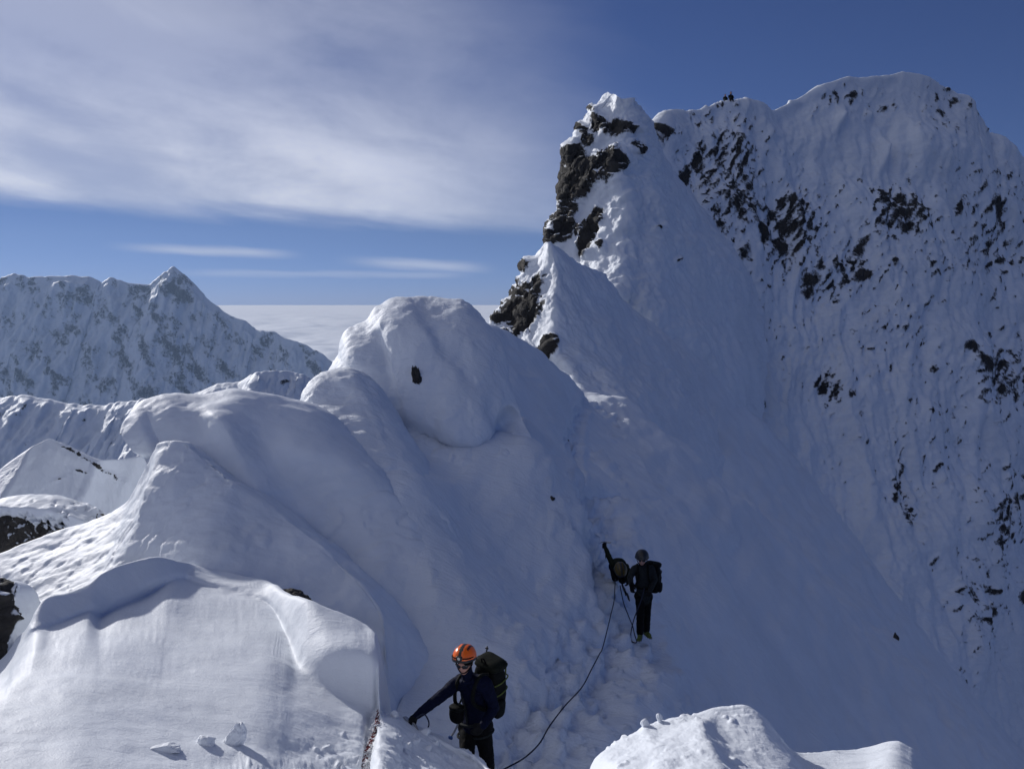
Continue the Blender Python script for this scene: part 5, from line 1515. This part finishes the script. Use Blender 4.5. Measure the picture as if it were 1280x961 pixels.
# ------------------------------------------------------------------ third climber, bent low against the slope with one arm up
def build_third_climber():
    kA, kB = P(769, 722, 17.35), P(778, 725, 17.25)
    root = empty('person', (kA + kB) / 2 - np.array((0, 0, 0.08)), 'crouching climber in olive clothing with one arm stretched up the slope', 'person', 'roped climbers on the ridge')
    pelvis, chest, neck, head = P(771, 706, 17.62), P(774, 706.5, 17.28), P(775, 708, 17.08), P(775.5, 712, 16.96)
    rs, re, rw = P(767, 706, 17.30), P(762, 697.5, 17.42), P(757.5, 686, 17.52)
    ls, le, lw = P(782, 708, 17.20), P(786, 715, 17.02), P(784, 723, 16.92)
    rh, lh = P(767.5, 708, 17.66), P(775, 709, 17.62)
    fA, fB = P(768, 712, 17.9), P(779, 716, 17.85)
    up = unit(neck - pelvis); side = unit(ls - rs); f = unit((0, -0.5, -0.86))
    J, B, G_, S, H = range(5)
    limbs = [(pelvis, chest, 0.145, 0.155, J), (chest, neck, 0.15, 0.08, J), (rs + side * 0.05, ls - side * 0.05, 0.09, 0.09, J), (neck, head, 0.06, 0.06, J),
             (rs, re, 0.07, 0.056, J), (re, rw, 0.058, 0.044, J), (ls, le, 0.07, 0.055, J), (le, lw, 0.056, 0.042, J),
             (rh, lh, 0.115, 0.115, B), (rh, kA, 0.10, 0.078, B), (lh, kB, 0.10, 0.078, B), (kA, fA, 0.076, 0.06, B), (kB, fB, 0.076, 0.06, B)]
    limbs += hand(rw, unit(P(755, 680.5, 17.55) - rw), (0.2, 0.9, 0.1), G_, 0.8, 1) + hand(lw, (0.1, -0.3, -0.9), (-0.6, 0.6, 0), G_, 0.8, -1)
    hf = unit((0.1, -0.55, -0.83)); hup = unit((0, -0.85, 0.5))
    figure('body', root, limbs, head_shape(head, hf, hup, S, H), [M_olive, M_black, M_glove, M_skin, M_black], 0.010)
    hu = unit(hup - np.dot(hup, hf) * hf)
    helmet(root, head + hu * 0.045, unit(hf + hu * 0.2), hu, plain('ochre_shell', (0.09, 0.065, 0.015), 0.4), M_shell, 1.0, False)
    boot(root, fA, (0, 0.9), M_boot, 1.0, False); boot(root, fB, (0.2, 0.9), M_boot, 1.0, False)
    ice_axe(P(757.5, 677.5, 17.54), unit((-0.55, 0.5, -0.1)), unit((0.05, 0.5, -0.85)), 'ice axe held high by the crouching climber and driven into the slope', 0.5)
    g = P(778.5, 730, 17.1)
    gr = empty('gear_sling', g - np.array((-0.12, 0, 0.36)), 'bundle of metal climbing gear hanging below the crouching climber', 'gear sling')
    V, Fc = tube([P(775, 722, 17.1), P(777, 728, 17.08), P(780, 735, 17.05), P(783, 742, 17.0)], 0.016); mesh_obj('sling', V, Fc, M_black, gr)
    for i, (a, b, L) in enumerate([(778, 731, 0.10), (780.5, 736, 0.13), (784, 742, 0.12), (785, 744.5, 0.10), (779, 734, 0.09)]):
        p = P(a, b, 17.02); V, Fc = capsule(p, p + np.array((0.03, 0, -L)), 0.022, 0.014, 8, 3); mesh_obj('carabiner', V, Fc, M_shell, gr)
    return P(769, 724, 17.1), P(775, 731, 17.05)


harness1 = build_first_climber()
harness2 = build_second_climber()
hand3, harness3 = build_third_climber()


def on_mesh(name, px, py, lift=0.0):
    """point of a built surface seen at (px, py)"""
    best = None
    for G in SURF[name]:
        x, y = proj(G); d = np.hypot(x - px, y - py)
        ok = np.argwhere(d < d.min() + 1.5)
        k = min(ok, key=lambda i: G[i[0], i[1], 1])
        q = G[k[0], k[1]]
        if best is None or q[1] < best[1]: best = q
    return best + np.array((0, 0, lift))


# ------------------------------------------------------------------ ropes
def build_ropes():
    px_ = catmull(np.array([(612, 972), (630, 961), (655, 947), (674, 929), (687, 907), (706, 882), (727, 859), (740, 835), (753, 810)], float), np.linspace(0, 8, 33))
    path = [harness1 + np.array((0.06, 0.16, -0.12)), P(607, 950, 9.05)]
    lay = np.array([on_mesh('snow_slope', a, b, 0.0) for a, b in px_])
    near = lay[:, 1].copy()
    for k in range(len(lay)): near[k] = lay[max(0, k - 2):k + 3, 1].min() - 0.05      # taut over the lumps
    for (a, b), y in zip(px_, near): path.append(P(a, b, y))
    y0 = path[-1][1]
    for k, (a, b) in enumerate([(759.5, 785), (764, 766), (767.5, 751), (768.5, 735), (769, 724)]):
        path.append(P(a, b, y0 + (17.1 - y0) * (k + 1) / 5))
    V, Fc = tube(path, 0.0095)
    o = mesh_obj('climbing_rope', V, Fc, M_rope)
    tag(o, 'long dark rope curving up the snow from the orange-helmeted climber to the crouching climber', 'rope', 'climbing ropes')
    q = [harness3, P(777, 742, 17.0), P(780, 755, 16.85), P(787, 773, 16.5), P(791, 783, 16.2), P(793, 792, 15.95), on_mesh('snow_slope', 797, 803, 0.02), on_mesh('snow_slope', 791, 802, 0.02), P(788.5, 793, 15.98),
         P(790.5, 781, 15.95), P(794, 769, 15.88), P(798, 759, 15.86), P(803, 745, 15.88), harness2]
    V, Fc = tube(q, 0.0105)
    tag(mesh_obj('climbing_rope', V, Fc, M_rope), 'short dark rope looping from the crouching climber down to the boots of the standing climber', 'rope', 'climbing ropes')
    # red cord frozen into the groove of the near snow
    pts = [on_mesh('snow_ground', a, b, 0.006) for a, b in [(471, 889), (471, 897), (470, 906), (468, 915), (466, 923), (462, 931), (459, 939), (457, 948), (456, 957), (455, 968), (455, 982)]]
    root = empty('cord', pts[-1], 'frosted dark red cord lying in a groove of the near snow', 'cord')
    Q = catmull(np.array(pts), np.linspace(0, len(pts) - 1, 90))
    rs = np.random.RandomState(4)
    strands = []
    for k in range(3):
        ph = k * 2.1
        st = [q + np.array((0.016 * math.cos(i * 0.8 + ph) + rs.normal(0, 0.004), 0.010 * math.sin(i * 0.8 + ph), 0.006 + 0.008 * math.sin(i * 0.8 + ph))) for i, q in enumerate(Q[::2])]
        strands.append(tube(st, 0.0075, 6))
    V, Fc = join(strands); mesh_obj('strands', V, Fc, M_red, root)
    crumbs = []
    for i in range(800):
        q = Q[rs.randint(0, 90)] + np.array((rs.normal(0, 0.030), rs.normal(0, 0.02), abs(rs.normal(0.006, 0.010))))
        crumbs.append(ball(q, rs.uniform(0.003, 0.010) * np.array((1, 1, 0.8)), None, 6, 4))
    V, Fc = join(crumbs); mesh_obj('frost', V, Fc, M_frost, root)['kind'] = 'stuff'


build_ropes()


# ------------------------------------------------------------------ rocks
def rock_piece(name, c, r, label, seed, turn=0.0, mat=None, sub=5, cut=0.45, cat='rock', group=None):
    bm = bmesh.new(); bmesh.ops.create_icosphere(bm, subdivisions=sub, radius=1.0)
    v = np.array([x.co for x in bm.verts]); f = [tuple(q.index for q in x.verts) for x in bm.faces]; bm.free()
    rs = np.random.RandomState(seed)
    for _ in range(14):                                           # broken facets
        n = unit(rs.normal(size=3)); h = rs.uniform(0.55, 0.9)
        d = v @ n - h
        v = v - np.where(d > 0, d, 0)[:, None] * n * 0.92
    v = v * (1 + cut * fbm(v * 1.7 + seed, 5, 0.6, ridged=True) + 0.06 * fbm(v * 6 + seed, 3))[:, None]
    ct, st = math.cos(turn), math.sin(turn)
    v = v * np.array(r); v = np.stack([v[:, 0] * ct - v[:, 2] * st, v[:, 1], v[:, 0] * st + v[:, 2] * ct], -1) + np.array(c)
    o = mesh_obj(name, v, f, mat or M_rock)
    a = o.data.attributes.new('rock', 'FLOAT', 'POINT'); a.data.foreach_set('value', np.ones(len(v), np.float32) * (1.1 if mat is None else -0.6))
    return tag(o, label, cat, group)


def crag(name, top, Y, depth, py_low, label, mat, rockf, seed):
    cols = []
    for (px, py) in top:
        c = P(px, py, Y)
        cols.append([c + np.array((0, depth, -depth * 1.2)), c + np.array((0, depth * 0.35, -0.05)), c, P(px, py + (py_low - py) * 0.12, Y - 0.10), P(px + 1, py + (py_low - py) * 0.4, Y - 0.22),
                     P(px + 1, py + (py_low - py) * 0.7, Y - 0.32), P(px, py_low, Y - 0.45)])
    G = loft(cols, 1.6, 0.3); n = up_normals(G); px, py = proj(G)
    rock = rockf(px, py, fbm(G * 1.6 + seed, 4, 0.6))
    d = fbm(G * 0.9 + seed, 4) * 0.16 + fbm(G * 3.0, 3) * 0.03
    G = craggy(G + n * d[..., None], rock, 0.30, 1.3)
    return tag(grid_mesh(name, G, mat, rock, kind=None), label, 'rock')


def build_rocks():
    crag('rock_outcrop', [(-150, 668), (-60, 642), (0, 631.5), (40, 632.5), (75, 639), (100, 647), (120, 656), (150, 672)], 15.0, 2.5, 720,
         'dark rock outcrop under a snow cap at the left edge, level with the second hump', M_near,
         lambda px, py, n: np.clip(1.6 * (1 - np.abs((px + 6) / 98.0)) * np.clip((py - 638 - np.clip(px, 0, 200) * 0.12) / 8, -1, 1) + n * 2.3 + fbm(np.stack([px / 6.0, py / 5.0, px * 0], -1), 3) * 1.0 - 0.12, -0.6, 1.1), 3.0)
    crag('rock_outcrop', [(-200, 760), (-120, 742), (-50, 734), (-10, 738), (6, 742), (16, 748), (23, 764), (27, 784), (30, 806)], 9.5, 1.2, 880,
         'dark broken rock outcrop in the lower left corner, beside the near block', M_near,
         lambda px, py, n: np.clip(0.9 - np.clip((px - 14) / 10, -0.3, 2) + n * 1.8, -0.6, 1.1), 8.0)
    rock_piece('rock', on_mesh('snow_mushroom', 522, 475) + np.array((0, 0.06, 0)), (0.075, 0.10, 0.24), 'dark rock poking out of the rounded snow mushroom', 5, 0.22, cut=0.75)
    rock_piece('rock', P(368, 748, 10.6), (0.20, 0.12, 0.085), 'low dark rock showing just behind the crest of the near snow block', 9, -0.25)
    rock_piece('rock', on_mesh('snow_slope', 683, 623) + np.array((0, 0, 0.0)), (0.10, 0.08, 0.05), 'left one of two small dark stones on the open shaded slope', 12, 0.0, sub=4)
    rock_piece('rock', on_mesh('snow_slope', 692, 624.5) + np.array((0, 0, 0.0)), (0.045, 0.05, 0.06), 'right and smaller one of two dark stones on the open shaded slope', 13, 0.2, sub=4)
    rock_piece('rock', on_mesh('snow_slope', 1119, 799), (0.16, 0.12, 0.30), 'small dark rock standing alone on the lower right edge of the slope', 15, 0.1, sub=4)
    rock_piece('rock', on_mesh('snow_saddle', 712, 556), (0.06, 0.05, 0.13), 'thin dark stone standing in the track below the saddle', 16, 0.1, sub=4)


build_rocks()


# ------------------------------------------------------------------ blocks of broken snow
def build_snow_blocks():
    for i, (px, py, r, t, lab) in enumerate([
            (294, 928, (0.075, 0.06, 0.14), -0.35, 'upright shard of snow, tallest of the loose pieces on the near block'),
            (258, 928, (0.085, 0.06, 0.055), 0.1, 'rounded loose lump of snow left of the upright shard'),
            (208, 938, (0.13, 0.07, 0.04), 0.05, 'low flat slab of loose snow, leftmost of the broken pieces')]):
        p = on_mesh('snow_ground', px, py)
        rock_piece('snow_block', p + np.array((0, 0, r[2] * 0.15)), r, lab, 30 + i, t, M_block, 5, 0.30, 'snow block')
    for i, (px, py, r, lab) in enumerate([(494, 894, (0.05, 0.05, 0.055), 'icy snow lump on the near lip beside the red cord'), (533, 914, (0.06, 0.05, 0.04), 'icy snow lump on the lip just right of the ice axe'),
                                          (807, 902, (0.030, 0.03, 0.036), 'left one of two frozen lumps on top of the right snow mound'), (825, 898, (0.024, 0.025, 0.034), 'right one of two frozen lumps on top of the right snow mound')]):
        rock_piece('snow_block', on_mesh('snow_ground', px, py) + np.array((0, 0, 0.01)), r, lab, 50 + i, 0.2, M_block, 4, 0.25, 'snow block')


build_snow_blocks()


# ------------------------------------------------------------------ two people sitting on the summit ridge
def build_summit_people():
    for (px, py, k, mat, lab) in [(905.5, 131.5, 0.92, M_grey, 'tiny figure in greyish clothes sitting on the summit ridge, left of the pair'), (914.5, 130.5, 1.12, M_black, 'tiny black figure with pointed hood on the summit ridge, right one of the pair')]:
        G = SURF['mountain_face'][0]; x, y = proj(G); col = np.abs(x - px) < 1.2
        kk = np.argmin(np.where(col, y, 1e9)); q = G.reshape(-1, 3)[kk]
        b = q + np.array((0, 0.15, -0.10))
        r = empty('person', b, lab, 'person', 'people on the summit ridge')
        V = lambda a, c, d: b + np.array((a, c, d)) * k
        limbs = [(V(0, 0, 0.12), V(0, -0.05, 0.50), 0.20, 0.19, 0), (V(-0.16, -0.05, 0.52), V(0.16, -0.05, 0.52), 0.11, 0.11, 0), (V(0, -0.06, 0.6), V(0, -0.08, 0.74), 0.08, 0.08, 0),
                 (V(-0.21, -0.05, 0.52), V(-0.28, -0.22, 0.30), 0.075, 0.06, 0), (V(-0.28, -0.22, 0.30), V(-0.14, -0.42, 0.26), 0.06, 0.05, 0), (V(0.21, -0.05, 0.52), V(0.28, -0.22, 0.30), 0.075, 0.06, 0), (V(0.28, -0.22, 0.30), V(0.14, -0.42, 0.26), 0.06, 0.05, 0),
                 (V(-0.1, 0, 0.1), V(-0.14, -0.42, 0.24), 0.10, 0.08, 0), (V(-0.14, -0.42, 0.24), V(-0.14, -0.55, -0.15), 0.08, 0.06, 0), (V(0.1, 0, 0.1), V(0.14, -0.42, 0.24), 0.10, 0.08, 0), (V(0.14, -0.42, 0.24), V(0.14, -0.55, -0.15), 0.08, 0.06, 0)]
        figure('body', r, limbs, [(V(0, -0.09, 0.80), np.array((0.10, 0.12, 0.13)) * k, None, 1)], [mat, M_skin], 0.03, 2)
        v, fc = capsule(V(0, -0.06, 0.82), V(0, -0.05, 0.95), 0.125 * k, 0.05 * k); mesh_obj('hood', v, fc, mat, r)


build_summit_people()
